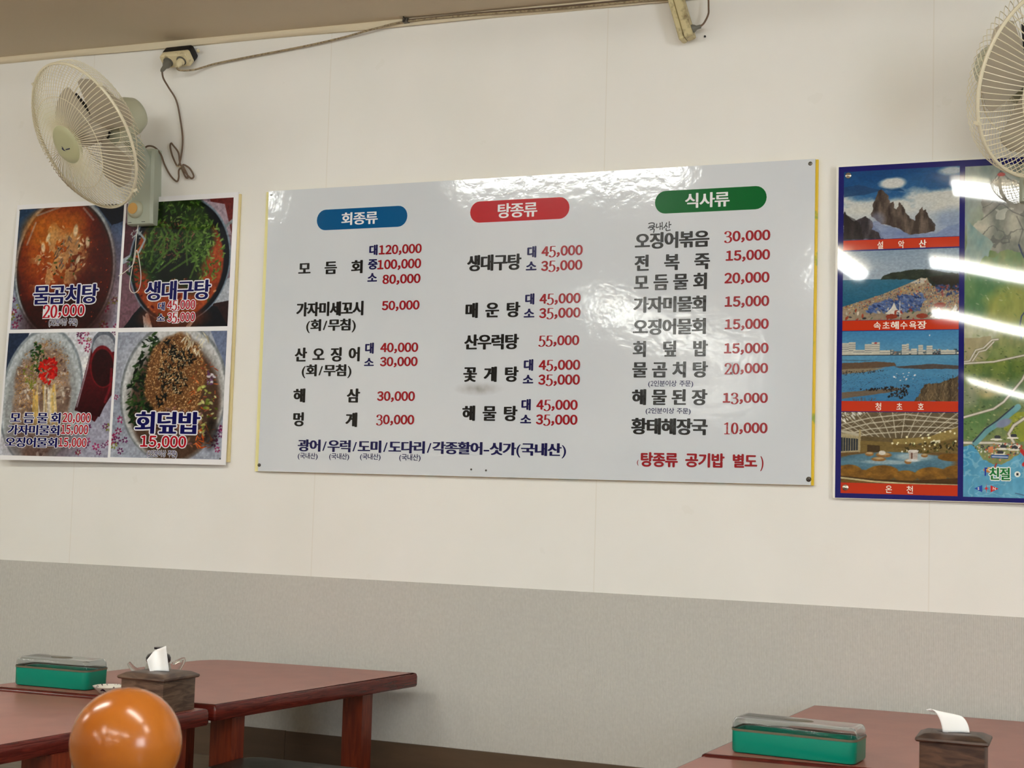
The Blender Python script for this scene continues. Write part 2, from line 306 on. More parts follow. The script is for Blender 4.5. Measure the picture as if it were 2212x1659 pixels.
# ---- text boxes, metres from each panel corner: kind, text, x0, x1, z0, z1, (glyph width)
BOARD_TEXT = [
    ('pill', 'blue', 0.1955, 0.5143, 0.7611, 0.8262), ('head', '회종류', 0.2835, 0.4122, 0.7743, 0.8134), ('name', '모듬회', 0.1355, 0.3677, 0.6217, 0.6619, 0.0429),
    ('size', '대', 0.3854, 0.4162, 0.6766, 0.708), ('price', '120,000', 0.424, 0.5652, 0.6777, 0.7052), ('size', '중', 0.3837, 0.4165, 0.6322, 0.6643),
    ('price', '100,000', 0.4209, 0.5649, 0.6316, 0.6596), ('size', '소', 0.3831, 0.4162, 0.5904, 0.6218), ('price', '80,000', 0.4373, 0.5644, 0.5858, 0.613),
    ('name', '가자미세꼬시', 0.1336, 0.3754, 0.4903, 0.5343), ('price', '50,000', 0.4382, 0.564, 0.5045, 0.5316), ('name', '(회/무침)', 0.1694, 0.3495, 0.4435, 0.4798),
    ('name', '산오징어', 0.1346, 0.3683, 0.3473, 0.3909, 0.0418), ('size', '대', 0.3829, 0.415, 0.3708, 0.4034), ('price', '40,000', 0.4378, 0.5642, 0.3748, 0.4022),
    ('size', '소', 0.3821, 0.4153, 0.3291, 0.3581), ('price', '30,000', 0.4385, 0.5638, 0.3317, 0.3587), ('name', '(회/무침)', 0.1598, 0.3401, 0.3015, 0.3377),
    ('name', '해삼', 0.1353, 0.37, 0.2193, 0.2622, 0.0438), ('price', '30,000', 0.4327, 0.5589, 0.2255, 0.2533), ('name', '멍게', 0.1361, 0.3664, 0.1445, 0.1878, 0.0417),
    ('price', '*30,000', 0.433, 0.5591, 0.1541, 0.1817), ('note', '광어/우럭/도미/도다리/각종활어-싯가(국내산)', 0.1586, 1.0565, 0.0662, 0.1032), ('origin', '(국내산)', 0.1588, 0.2307, 0.0429, 0.062),
    ('origin', '(국내산)', 0.2708, 0.342, 0.0436, 0.0626), ('origin', '(국내산)', 0.3793, 0.4512, 0.0447, 0.0635), ('origin', '(국내산)', 0.5138, 0.587, 0.0446, 0.0641),
    ('pill', 'red', 0.7259, 1.0452, 0.7621, 0.8264), ('head', '탕종류', 0.8144, 0.9441, 0.7729, 0.8163), ('name', '생대구탕', 0.7212, 0.8954, 0.6161, 0.6636),
    ('size', '대', 0.9145, 0.9452, 0.651, 0.684), ('price', '4*5,000', 0.962, 1.0881, 0.6536, 0.6817), ('size', '소', 0.9122, 0.9456, 0.6095, 0.6403),
    ('price', '3*5,000', 0.962, 1.088, 0.6103, 0.6383), ('name', '매운탕', 0.7192, 0.8962, 0.4749, 0.5197, 0.0431), ('size', '대', 0.9121, 0.9433, 0.5116, 0.5431),
    ('price', '4*5,000', 0.96, 1.0855, 0.5128, 0.5408), ('size', '소', 0.9099, 0.9432, 0.4694, 0.5), ('price', '3*5,000', 0.96, 1.0862, 0.4705, 0.4984),
    ('name', '산우럭탕', 0.7202, 0.8947, 0.3797, 0.4243), ('price', '*5*5,000', 0.9602, 1.0846, 0.3898, 0.4173), ('name', '꽃게탕', 0.7204, 0.8968, 0.2831, 0.3276, 0.043),
    ('size', '대', 0.9138, 0.9456, 0.3158, 0.3484), ('price', '4*5,000', 0.9633, 1.0896, 0.3179, 0.3456), ('size', '소', 0.9129, 0.9456, 0.2747, 0.3043),
    ('price', '3*5,000', 0.9633, 1.0899, 0.2746, 0.3028), ('name', '해물탕', 0.7208, 0.8969, 0.167, 0.2113, 0.0429), ('size', '대', 0.9098, 0.9413, 0.1992, 0.2312),
    ('price', '4*5,000', 0.9593, 1.085, 0.2014, 0.229), ('size', '소', 0.9085, 0.9426, 0.1574, 0.1869), ('price', '3*5,000', 0.9593, 1.0854, 0.1583, 0.1859),
    ('pill', 'green', 1.3064, 1.6299, 0.7631, 0.8285), ('head', '식사류', 1.3949, 1.5248, 0.7756, 0.8176), ('name', '오징어볶음', 1.2494, 1.4677, 0.6637, 0.7099),
    ('price', '*30,000', 1.5129, 1.6401, 0.676, 0.7038), ('name', '전복죽', 1.2495, 1.4704, 0.6002, 0.6463, 0.0439), ('price', '15,000', 1.5212, 1.6402, 0.6217, 0.6491),
    ('name', '모듬물회', 1.2494, 1.4666, 0.5434, 0.5894, 0.0424), ('price', '20,000', 1.5152, 1.6398, 0.558, 0.5862), ('name', '가자미물회', 1.2489, 1.4656, 0.4803, 0.5248),
    ('price', '15,000', 1.5208, 1.6401, 0.4922, 0.52), ('name', '오징어물회', 1.2495, 1.4663, 0.4166, 0.461), ('price', '15,000', 1.5221, 1.6398, 0.4289, 0.4559),
    ('name', '회덮밥', 1.2502, 1.4687, 0.3532, 0.398, 0.0419), ('price', '15,000', 1.5214, 1.6404, 0.3612, 0.3886), ('name', '물곰치탕', 1.2505, 1.4699, 0.2942, 0.3389, 0.0431),
    ('price', '*2*0,000', 1.5204, 1.6399, 0.3059, 0.3327), ('origin', '(2인분이상 주문)', 1.2976, 1.4304, 0.2686, 0.2856), ('name', '해물된장', 1.2515, 1.47, 0.2163, 0.2606, 0.043),
    ('price', '1*3,000', 1.5206, 1.6408, 0.2237, 0.2501), ('origin', '(2인분이상 주문)', 1.2919, 1.4247, 0.1916, 0.208), ('name', '황태해장국', 1.2515, 1.4731, 0.1329, 0.1783),
    ('price', '*1*0,000', 1.5222, 1.6414, 0.1403, 0.1678), ('rice', '탕종류', 1.2798, 1.3898, 0.0419, 0.0815), ('rice', '공기밥', 1.4117, 1.5231, 0.0432, 0.0815),
    ('rice', '별도', 1.5459, 1.6158, 0.0442, 0.081), ('ricep', '(', 1.2698, 1.2754, 0.0463, 0.0625), ('ricep', ')', 1.624, 1.634, 0.0424, 0.0823),
]
FOOD_TEXT = [
    ('t0', '물곰치탕', 0.1015, 0.3687, 0.5316, 0.5977), ('p0', '*2*0,000', 0.1486, 0.3182, 0.4904, 0.5288), ('s0', '(2인분이상 주문)', 0.1741, 0.2939, 0.4584, 0.4819),
    ('t1', '생대구탕', 0.5602, 0.8128, 0.536, 0.5998), ('k1', '대', 0.6136, 0.6419, 0.503, 0.5291), ('p1', '4*5,000', 0.6514, 0.7579, 0.5054, 0.5341),
    ('k1', '소', 0.6129, 0.6425, 0.4647, 0.4913), ('p1', '3*5,000', 0.6541, 0.7591, 0.4645, 0.4932), ('t2', '모듬물회', 0.043, 0.2562, 0.126, 0.1623, 0.0444),
    ('p2', '20,000', 0.2616, 0.3735, 0.1311, 0.1613), ('t2', '가자미물회', 0.0365, 0.2549, 0.0862, 0.1202), ('p2', '15,000', 0.2616, 0.3665, 0.0918, 0.122),
    ('t2', '오징어물회', 0.03, 0.2489, 0.0448, 0.0782), ('p2', '15,000', 0.2551, 0.3633, 0.0492, 0.0783), ('t3', '회덮밥', 0.5518, 0.7979, 0.0971, 0.1691),
    ('p3', '15,000', 0.5823, 0.7504, 0.0539, 0.0898), ('s3', '(2인분이상 주문)', 0.6031, 0.7198, 0.0223, 0.0435),
]
SCENIC_TEXT = [
    ('c0', '설악산', 0.1023, 0.2318, 0.6691, 0.6897, 0.0189), ('c1', '속초해수욕장', 0.0944, 0.2337, 0.4524, 0.4729), ('c2', '청초호', 0.1014, 0.2303, 0.2356, 0.2555, 0.0185),
    ('c3', '온천', 0.1301, 0.2046, 0.0164, 0.0364, 0.0202), ('q1', '「', 0.3793, 0.3904, 0.0673, 0.0889), ('q2', '친절', 0.3945, 0.4472, 0.0572, 0.0888),
    ('q3', '·', 0.4614, 0.4669, 0.07, 0.0763), ('nS', 'S', 0.366, 0.371, 0.0305, 0.0375), ('nN', 'N', 0.4047, 0.4102, 0.031, 0.0385),
]
SERIF = {
 '5': [[(.52, .96), (.36, .965), (.19, .96)], [(.19, .96), (.17, .76), (.15, .54)], [(.15, .54), (.28, .62), (.44, .58), (.53, .42), (.53, .24), (.42, .08), (.26, .03), (.12, .08), (.10, .15)]],
 '3': [[(.10, .78), (.10, .88), (.22, .97), (.38, .95), (.48, .84), (.47, .68), (.36, .56), (.22, .53)], [(.22, .53), (.40, .51), (.52, .40), (.53, .22), (.42, .07), (.26, .03), (.11, .08), (.09, .18)]],
 '2': [[(.10, .72), (.10, .86), (.22, .96), (.38, .95), (.50, .84), (.49, .66), (.36, .44), (.20, .22), (.09, .07)], [(.08, .055), (.3, .055), (.53, .055)], [(.53, .055), (.55, .2)]],
 '0': [[(.31 + .21 * math.cos(t), .5 + .45 * math.sin(t)) for t in [k * math.pi / 9 for k in range(19)]]],
 '1': [[(.34, .03), (.34, .5), (.34, .96)], [(.34, .95), (.26, .88), (.16, .84)], [(.18, .03), (.34, .03), (.5, .03)]]}
def spread(off, shifts, n=4):
    """offsets that embolden a glyph: sideways copies plus a small ring round the outermost ones"""
    out = [(d, 0.0) for d in shifts]
    if off > 0:
        lo, hi = min(shifts), max(shifts)
        for d in {lo, hi}: out += [(d + off * math.cos(2 * math.pi * k / n), off * math.sin(2 * math.pi * k / n)) for k in range(n)]
        out += [(d, s * off) for d in shifts if d not in (lo, hi) for s in (-1, 1)]
    return out
def nib(strokes, a=.088, b=.036):
    vs, fs = [], []
    for st in strokes:
        pts = spline([(x, y, 0) for x, y in st], 7)
        for p in pts:
            k = len(vs); vs += [(p.x + a * math.cos(t), p.y + b * math.sin(t)) for t in [2 * math.pi * q / 10 for q in range(10)]]; fs.append(tuple(range(k, k + 10)))
    return vs, fs
HANG = '모듬회대중소가자미세꼬시무침산오징어해삼멍게광우럭도다리각종활싯국내탕류생구매운꽃물식사볶음전복죽덮밥곰치된장황태인분이상주문공기별친절'
_b = [glyph(c, 0) for c in HANG]
H_LO, H_HI = min(b[4] for b in _b), max(b[5] for b in _b)
H_ADV = glyph('가가', 0)[3] - glyph('가', 0)[3]
FW_ = lambda c: '，' if c == ',' else chr(0xFF10 + int(c))          # full-width digits: plain grotesque figures
D_L, D_R, D_LO, D_HI = glyph(FW_('0'), 0)[2:6]
D_ADV = (D_R - D_L) * 1.19; C_ADV = (D_R - D_L) * .70
WID = {'(': .42, ')': .42, '/': .55, '-': .5, ' ': .42, '2': .55}
class Ink:
    """collects flat lettering in panel coordinates (x right, z up)"""
    def __init__(s): s.v = []; s.f = []; s.e = []
    def add(s, vs, fs, sx, sz, ox, oz, shifts=((0, 0),), stamps=False):
        for q, (d, dz) in enumerate(shifts):
            k = len(s.v); s.e += [q * 7e-6 + (3e-6 * (i // 10) if stamps else 0) for i in range(len(vs))]; s.v += [(x * sx + ox + d * sx, y * sz + oz + dz * sz) for x, y in vs]; s.f += [tuple(i + k for i in f) for f in fs]
    def words(s, txt, x0, x1, z0, z1, gw=0, off=0.0, shifts=(0,)):
        sz = (z1 - z0) / (H_HI - H_LO); oz = z0 - H_LO * sz
        if gw:
            n = len(txt); step = (x1 - x0 - gw) / (n - 1); cells = [(c, x0 + i * step, gw) for i, c in enumerate(txt)]
        else:
            tot = sum(WID.get(c, 1.0) for c in txt); x = x0; cells = []
            for c in txt: w = WID.get(c, 1.0) / tot * (x1 - x0); cells.append((c, x, w)); x += w
        for c, x, w in cells:
            if c == ' ': continue
            g = glyph(FW_(c) if c.isdigit() else c, 0)
            if c in HANG: sx = w / (H_ADV * .96); s.add(g[0], g[1], sx, sz, x - .02 * w, oz, spread(off, shifts, 8 if off > .035 else 4))
            else:
                g0 = glyph(FW_(c) if c.isdigit() else c, 0); wid = g0[3] - g0[2]; sx = min(w * .8 / max(wid, .05), sz * 1.25) if c != '-' else w * .8 / wid
                s.add(g[0], g[1], sx, sz, x + w / 2 - (g0[2] + g0[3]) / 2 * sx, oz, spread(max(off, .012), (0,), 8 if off > .035 else 4))
    def number(s, txt, x0, x1, z0, z1, off=0.0, shifts=(0,)):
        chars = []; pos = 0.0; sp = False
        for c in txt:
            if c == '*': sp = True; continue
            chars.append((c, pos, sp)); pos += C_ADV if c == ',' else D_ADV; sp = False
        first = 0.0 if chars[0][0] != '1' else (D_R - D_L) * .14; last = chars[-1][1] + D_R - D_L
        sx = (x1 - x0) / (last - first); sz = (z1 - z0) / (D_HI - D_LO); oz = z0 - D_LO * sz; out = []
        for c, p, serif in chars:
            ox = x0 + (p - first) * sx
            if serif:
                vs, fs = nib(SERIF[c]); w = (D_R - D_L) * sx * 1.16; h = (z1 - z0) * 1.2
                s.add(vs, fs, w / .62, h, ox - .08 * w, z0 - .17 * (z1 - z0), stamps=True); out.append((ox - .10 * w, ox + 1.02 * w, z0 - .22 * (z1 - z0), z1 + .12 * (z1 - z0)))
            else:
                g = g0 = glyph(FW_(c), 0); dx = -g0[2] * sx if c != '1' else (-(g0[2] + g0[3]) / 2 + (D_R - D_L) * .45) * sx
                if c == ',': dx = (-g0[2] + (D_R - D_L) * .06) * sx
                s.add(g[0], g[1], sx, sz, ox + dx, oz, spread(off, shifts, 8 if off > .035 else 4))
        return out
    def build(s, name, m, parent, org, surf, eps):
        b = MB(); b.v = [(org[0] + x, surf(x, z) - eps - e, org[1] + z) for (x, z), e in zip(s.v, s.e)]; b.f = s.f
        o = b.build(name, m, parent, smooth=180)
        h = 1e-3; ns = []          # the ink lies in the sheet: it takes the sheet's own normals
        for x, z in s.v:
            ns.append(Vector(((surf(x + h, z) - surf(x - h, z)) / (2 * h), -1.0, (surf(x, z + h) - surf(x, z - h)) / (2 * h))).normalized())
        if len(ns) == len(o.data.vertices): o.data.normals_split_custom_set_from_vertices(ns)
        return o
def sheet(x0, x1, z0, z1, surf, eps, org, nx=1, nz=1):
    """flat (or following surf) grid facing the room"""
    b = MB(); xs = [x0 + (x1 - x0) * i / nx for i in range(nx + 1)]; zs = [z0 + (z1 - z0) * j / nz for j in range(nz + 1)]
    b.v = [(org[0] + x, surf(x, z) - eps, org[1] + z) for z in zs for x in xs]; n = nx + 1
    b.f = [(j * n + i, j * n + i + 1, (j + 1) * n + i + 1, (j + 1) * n + i) for j in range(nz) for i in range(nx)]
    return b
def slab(x0, x1, z0, z1, surf, thick, org, nx, nz, back=None):
    """panel with a front following surf and a back thick behind it"""
    b = sheet(x0, x1, z0, z1, surf, 0, org, nx, nz); n = nx + 1; N = len(b.v)
    b.v += [(x, (y + thick), z) for x, y, z in b.v]; fr = list(b.f); b.f += [tuple(i + N for i in reversed(f)) for f in fr]
    ring = [i for i in range(n)] + [j * n + nx for j in range(1, nz + 1)] + [nz * n + i for i in range(nx - 1, -1, -1)] + [j * n for j in range(nz - 1, 0, -1)]
    for k in range(len(ring)): a, c = ring[k], ring[(k + 1) % len(ring)]; b.f.append((c, a, a + N, c + N))
    return b
def printed(name, pic, x0, x1, z0, z1, parent, surf, eps, org, m, gain=1.0, label=None, contrast=1.0):
    h, w = pic.h, pic.w; b = sheet(x0, x1, z0, z1, surf, eps, org, w - 1, h - 1); o = b.build(name, m, parent, smooth=180)
    a = np.clip(pic.a[::-1], 0, 1); a = np.where(a <= .04045, a / 12.92, ((a + .055) / 1.055) ** 2.4) ** contrast * gain
    col = np.ones((h, w, 4), np.float32); col[..., :3] = np.clip(a, 0, 1)
    at = o.data.color_attributes.new('print', 'FLOAT_COLOR', 'POINT'); at.data.foreach_set('color', col.ravel())
    if label: o['label'] = label
    return o
def dome(name, x, y, z, r, h, m, parent, conical=False, label=None):
    M = frame_z((x, y, z), (0, -1, 0)); b = MB()
    prof = [(r, 0), (r, h * .35), (r * .94, h * .5), (r * .12, h)] + [(0, h * 1.02)] if conical else [(r, 0), (r, h * .4), (r * .85, h * .75), (r * .5, h), (r * .2, h * 1.02), (r * .18, h * .8), (0, h * .8)]
    o = b.lathe(prof, M, 24).build(name, m, parent)
    if label: o['label'] = label
    return o

# ------------------------------------------------------------------ the room
XL, XR, YF = -6.4, 3.0, -19.5
def zc(x): return 2.3105 - 0.0115 * (x + 2.0)          # the ceiling falls a little to the right
def struct(name, b, m, parent=None, smooth=0):
    o = b.build(name, m, parent, smooth)
    if parent is None: o['kind'] = 'structure'
    return o
wb = struct('wall_back', MB().box((XL - .2, 0, -.05), (XR + .2, .15, 2.6)), M_WALL)
def dado_top(x): return .5725 + .0045 * math.sin(math.pi * (x + 4.2) / 4.6)
b = MB(); xs = [XL + (XR - XL) * i / 60 for i in range(61)]
b.loft([[(x, -.0012, .085), (x, -.0012, dado_top(x)), (x, .003, dado_top(x)), (x, .003, .085)] for x in xs])
o = struct('lower_wallpaper', b, M_DADO, wb); o['label'] = 'grey woven lower wallpaper'
struct('wall_left', MB().box((XL - .15, YF, -.05), (XL, .05, 2.6)), M_PLAIN)
struct('wall_front', MB().box((XL - .15, YF - .15, -.05), (XR + .15, YF, 2.6)), M_PLAIN)
b = MB()
for lo, hi in (((XR, YF, -.05), (XR + .15, -6.1, 2.6)), ((XR, -3.1, -.05), (XR + .15, .05, 2.6)), ((XR, -6.1, -.05), (XR + .15, -3.1, .7)), ((XR, -6.1, 2.0), (XR + .15, -3.1, 2.6))): b.box(lo, hi)
wr = struct('wall_right', b, M_PLAIN)
b = MB()
for lo, hi in (((XR + .02, -6.1, .7), (XR + .1, -3.1, .76)), ((XR + .02, -6.1, 1.94), (XR + .1, -3.1, 2.0)), ((XR + .02, -6.1, .76), (XR + .1, -6.04, 1.94)), ((XR + .02, -3.16, .76), (XR + .1, -3.1, 1.94)), ((XR + .02, -4.63, .76), (XR + .1, -4.57, 1.94))): b.box(lo, hi)
win = struct('window_1', b, M_ALU)
for y0, y1 in ((-6.04, -4.63), (-4.57, -3.16)):
    MB().box((XR + .05, y0, .76), (XR + .056, y1, 1.94)).build('pane', M_PANE, win, 0)
struct('floor', MB().box((XL - .15, YF - .15, -.06), (XR + .15, .05, 0)), M_FLOOR)
b = MB(); b.loft([[(x, YF - .1, zc(x)), (x, .02, zc(x)), (x, .02, zc(x) + .06), (x, YF - .1, zc(x) + .06)] for x in (XL - .1, -2, XR + .1)])
struct('ceiling', b, M_CEIL)
b = MB(); xs = [XL + (XR - XL) * i / 90 for i in range(91)]
b.loft([[(x, -.001, zc(x) - .019 + .0012 * math.sin(9 * x)), (x, -.013, zc(x) - .020 + .0016 * math.sin(7 * x + 1)), (x, -.019, zc(x) - .010), (x, -.017, zc(x) + .001), (x, .0, zc(x) + .001)] for x in xs])
struct('trim_1', b, M_CORN, smooth=60)
b = MB().box((XL, -.009, 0), (-2.436, .001, .0995)).box((-2.4345, -.009, 0), (XR, .001, .0985)); struct('baseboard_back', b, M_BASE)

# ------------------------------------------------------------------ ceiling battens (behind and above the camera; they mirror in the glossy panels)
for (x, y, q) in [(-.12, -3.05, 0), (-2.6, -2.8, 0), (-4.95, -2.9, 0), (1.7, -3.05, 0), (-.6, -5.7, 0), (-1.78, -5.7, 90), (1.0, -5.7, 0), (-3.72, -6.9, 90), (-3.7, -8.5, 90), (-3.68, -10.2, 90), (-1.0, -8.9, 0), (.9, -8.9, 0), (-1.75, -17.0, 0), (-5.6, -17.0, 0), (.8, -17.0, 0)]:
    t = thing('ceiling_light', (x, y, zc(x)), 'white ceiling batten light, one of the rows over the tables', 'ceiling light', 'ceiling battens in rows')
    z = zc(x); M = rotz(x, y, z, q) @ Matrix.Rotation(math.radians(.66 if q == 0 else 0), 4, 'Y')
    MB().box((-.61, -.045, -.022), (.61, .045, .002), M).build('housing', M_FIX, t, 0)
    b = MB(); rings = []
    for px in (-.595, -.59, .59, .595):
        k = .6 if abs(px) > .592 else 1.0
        rings.append([M @ Vector((px, -.066 * k * math.cos(a), -.02 - .055 * k * math.sin(a))) for a in [math.pi * q / 12 for q in range(13)]])
    b.loft(rings).build('diffuser', M_GLOW, t)
# ---------------------------------------------------------------- printed pictures (colour fields painted in code)
def noise2(h, w, cells, seed, octs=4, ax=1.0):
    rng = np.random.default_rng(seed); out = np.zeros((h, w)); amp = 1.0; tot = 0.0
    for o in range(octs):
        cy_ = max(2, int(cells * 2 ** o)); cx_ = max(2, int(cells * ax * 2 ** o))
        g = rng.random((cy_ + 2, cx_ + 2))
        yy = np.linspace(0, cy_, h, endpoint=False); xx = np.linspace(0, cx_, w, endpoint=False)
        yi = yy.astype(int); xi = xx.astype(int); fy = yy - yi; fx = xx - xi
        fy = (fy * fy * (3 - 2 * fy))[:, None]; fx = (fx * fx * (3 - 2 * fx))[None, :]
        a = g[yi][:, xi]; b = g[yi][:, xi + 1]; c = g[yi + 1][:, xi]; d = g[yi + 1][:, xi + 1]
        out += amp * (a * (1 - fx) * (1 - fy) + b * fx * (1 - fy) + c * (1 - fx) * fy + d * fx * fy)
        tot += amp; amp *= 0.5
    return out / tot

class Pic:
    def __init__(s, w, h, seed=0):
        s.w, s.h = w, h; s.a = np.zeros((h, w, 3)); s.rng = np.random.default_rng(seed)
        s.U, s.V = np.meshgrid((np.arange(w) + .5) / w, (np.arange(h) + .5) / h)
        s.asp = w / h; s.seed = seed
    def n(s, cells, k=0, octs=4, ax=1.0): return noise2(s.h, s.w, cells, s.seed * 131 + k, octs, ax)
    def put(s, m, c, op=1.0):
        c = np.asarray(c, float) / 255.0; m = np.clip(m * op, 0, 1)[..., None]
        s.a = s.a * (1 - m) + c * m
    def mix(s, m, c1, c2, t, op=1.0):
        t = np.clip(t, 0, 1)[..., None]
        c = (np.asarray(c1, float) * (1 - t) + np.asarray(c2, float) * t) / 255.0
        m = np.clip(m * op, 0, 1)[..., None]; s.a = s.a * (1 - m) + c * m
    def full(s): return np.ones((s.h, s.w))
    def ell(s, cx, cy, rx, ry, rot=0.0, soft=0.03, wob=0.0, k=0):
        x = s.U - cx; y = (s.V - cy); r = math.radians(rot)
        x2 = x * math.cos(r) + y * math.sin(r) / s.asp; y2 = -x * math.sin(r) * s.asp + y * math.cos(r)
        d = np.sqrt((x2 / rx) ** 2 + (y2 / ry) ** 2)
        if wob: d = d + (s.n(6, k + 77) - .5) * wob
        return np.clip((1 - d) / soft + .5, 0, 1)
    def poly(s, pts, wob=0.0, k=0, cells=10):
        x, y = s.U, s.V
        if wob:
            x = x + (s.n(cells, k + 11) - .5) * wob; y = y + (s.n(cells, k + 12) - .5) * wob
        out = np.zeros((s.h, s.w)); n = len(pts)
        for ax, ay in ((-.25, -.25), (.25, -.25), (-.25, .25), (.25, .25)):
            xx = x + ax / s.w; yy = y + ay / s.h; ins = np.zeros((s.h, s.w), bool)
            for i in range(n):
                x0, y0 = pts[i]; x1, y1 = pts[(i + 1) % n]
                if y0 == y1: continue
                c = (y0 > yy) != (y1 > yy)
                ins ^= c & (xx < (x1 - x0) * (yy - y0) / (y1 - y0) + x0)
            out += ins * .25
        return out
    def line(s, pts, wd, closed=False):
        best = np.full((s.h, s.w), 9.0); n = len(pts)
        for i in range(n if closed else n - 1):
            x0, y0 = pts[i]; x1, y1 = pts[(i + 1) % n]
            dx = (x1 - x0) * s.asp; dy = y1 - y0; px = (s.U - x0) * s.asp; py = s.V - y0
            t = np.clip((px * dx + py * dy) / (dx * dx + dy * dy + 1e-9), 0, 1)
            best = np.minimum(best, np.hypot(px - t * dx, py - t * dy))
        return np.clip((wd - best) / (1.2 / s.h) + .5, 0, 1)
    def blot(s, cx, cy, rx, ry, rot, c, op=1.0):
        R = max(rx, ry * 1.0 / s.asp, rx / 1.0, ry) + .01
        x0 = max(0, int((cx - R) * s.w)); x1 = min(s.w, int((cx + R) * s.w) + 2)
        y0 = max(0, int((cy - R * s.asp) * s.h)); y1 = min(s.h, int((cy + R * s.asp) * s.h) + 2)
        if x1 <= x0 or y1 <= y0: return
        x = s.U[y0:y1, x0:x1] - cx; y = (s.V[y0:y1, x0:x1] - cy) / s.asp; r = math.radians(rot)
        d = np.sqrt(((x * math.cos(r) + y * math.sin(r)) / rx) ** 2 + ((-x * math.sin(r) + y * math.cos(r)) / ry) ** 2)
        m = (np.clip((1 - d) * 2.2 + .3, 0, 1) * op)[..., None]
        s.a[y0:y1, x0:x1] = s.a[y0:y1, x0:x1] * (1 - m) + np.asarray(c, float) / 255.0 * m
    def scatter(s, n, mask, cols, r0, r1, thin=1.0, ang=None, op=1.0, jit=14):
        H = np.flatnonzero(mask.ravel() > .5)
        if len(H) == 0: return
        for i in range(n):
            q = int(s.rng.choice(H)); y, x = divmod(q, s.w); r = s.rng.uniform(r0, r1)
            c = np.asarray(cols[int(s.rng.integers(len(cols)))], float) + s.rng.normal(0, jit)
            a = s.rng.uniform(0, 180) if ang is None else s.rng.uniform(*ang)
            s.blot((x + .5) / s.w, (y + .5) / s.h, r, r * thin, a, np.clip(c, 0, 255), op)
    def grain(s, amt, cells=60, k=5):
        s.a = np.clip(s.a * (1 + (s.n(cells, k, 2)[..., None] - .5) * amt), 0, 1)
    def flowers(s, mask, n):
        H = np.flatnonzero(mask.ravel() > .5)
        for i in range(n):
            q = int(s.rng.choice(H)); y, x = divmod(q, s.w); cx, cy = x / s.w, y / s.h
            kind = s.rng.integers(4); R = s.rng.uniform(.014, .026)
            col = [(150, 25, 80), (170, 40, 100), (140, 145, 60), (110, 40, 90)][int(kind)]
            for j in range(6):
                t = j * math.pi / 3 + s.rng.uniform(0, .4)
                s.blot(cx + R * math.cos(t), cy + R * math.sin(t) * s.asp, R * .55, R * .36, math.degrees(t), col, .9)
            s.blot(cx, cy, R * .4, R * .4, 0, (215, 210, 215))

def pic_red_stew():
    p = Pic(210, 230, 1); F = p.full()
    p.mix(F, (52, 78, 108), (150, 160, 180), p.V * 1.2 - .1 + (p.n(5) - .5) * .4)
    p.put(p.poly([(.74, 0), (1, 0), (1, .17), (.92, .2)]), (18, 22, 42))
    p.mix(p.poly([(.9, .17), (1, .15), (1, 1), (.5, 1)], .03), (78, 96, 128), (172, 172, 190), (p.V - .15) * 1.7)
    lo = ((p.V > .62) & ((p.U > .7) | (p.U < .18))).astype(float)
    p.put(lo, (168, 168, 186), .6); p.flowers(lo, 22)
    p.put(p.ell(.475, .5, .485, .6, -4, .02), (118, 128, 138))
    p.put(p.ell(.475, .5, .472, .585, -4, .02), (172, 180, 186))
    p.put(p.ell(.475, .505, .455, .565, -4, .02), (58, 44, 42))
    s_ = p.ell(.475, .51, .44, .545, -4, .05)
    p.mix(s_, (66, 16, 10), (128, 42, 16), p.n(5, 3) * 1.4 - .2)
    p.mix(p.ell(.4, .36, .33, .36, 10, .6), (196, 118, 34), (156, 66, 22), p.n(8, 4) * 1.5 - .3)
    p.mix(p.ell(.36, .2, .26, .15, 10, .8), (206, 136, 44), (170, 84, 24), p.n(9, 5))
    p.put(p.ell(.72, .62, .26, .4, 0, .7), (72, 16, 10), .55)
    p.put(p.ell(.5, .93, .4, .22, 0, .5), (48, 10, 8), .7)
    br = p.ell(.43, .42, .28, .27, 0, .5, .8, 2) * (p.n(9, 7) > .52)
    p.put(br, (222, 196, 150), .55)
    p.scatter(60, p.ell(.42, .4, .27, .26), [(226, 205, 165), (200, 160, 100), (240, 225, 195)], .008, .03, .35, None, .65)
    p.scatter(40, p.ell(.5, .38, .13, .12), [(120, 100, 92), (170, 150, 130), (90, 78, 70)], .01, .035, .25, (40, 140), .8)
    for q in [(.3, .25, .03), (.26, .33, .035), (.56, .2, .04), (.68, .3, .035), (.6, .44, .03)]:
        p.blot(q[0], q[1], q[2] * .6, q[2] * 1.5, p.rng.uniform(-30, 30), (226, 214, 186), .8)
    p.scatter(14, p.ell(.5, .42, .3, .2), [(54, 72, 30), (80, 96, 36)], .008, .02, .5)
    p.scatter(60, s_ * (p.V > .3), [(196, 90, 34), (150, 50, 20)], .003, .008, 1)
    for (x0, y0, x1, y1) in [(.18, .06, .4, .0), (.62, .02, .72, .12), (.1, .3, .17, .12)]:
        p.put(p.line([(x0, y0), (x1, y1)], .008), (186, 190, 196), .5)
    p.grain(.35); return p

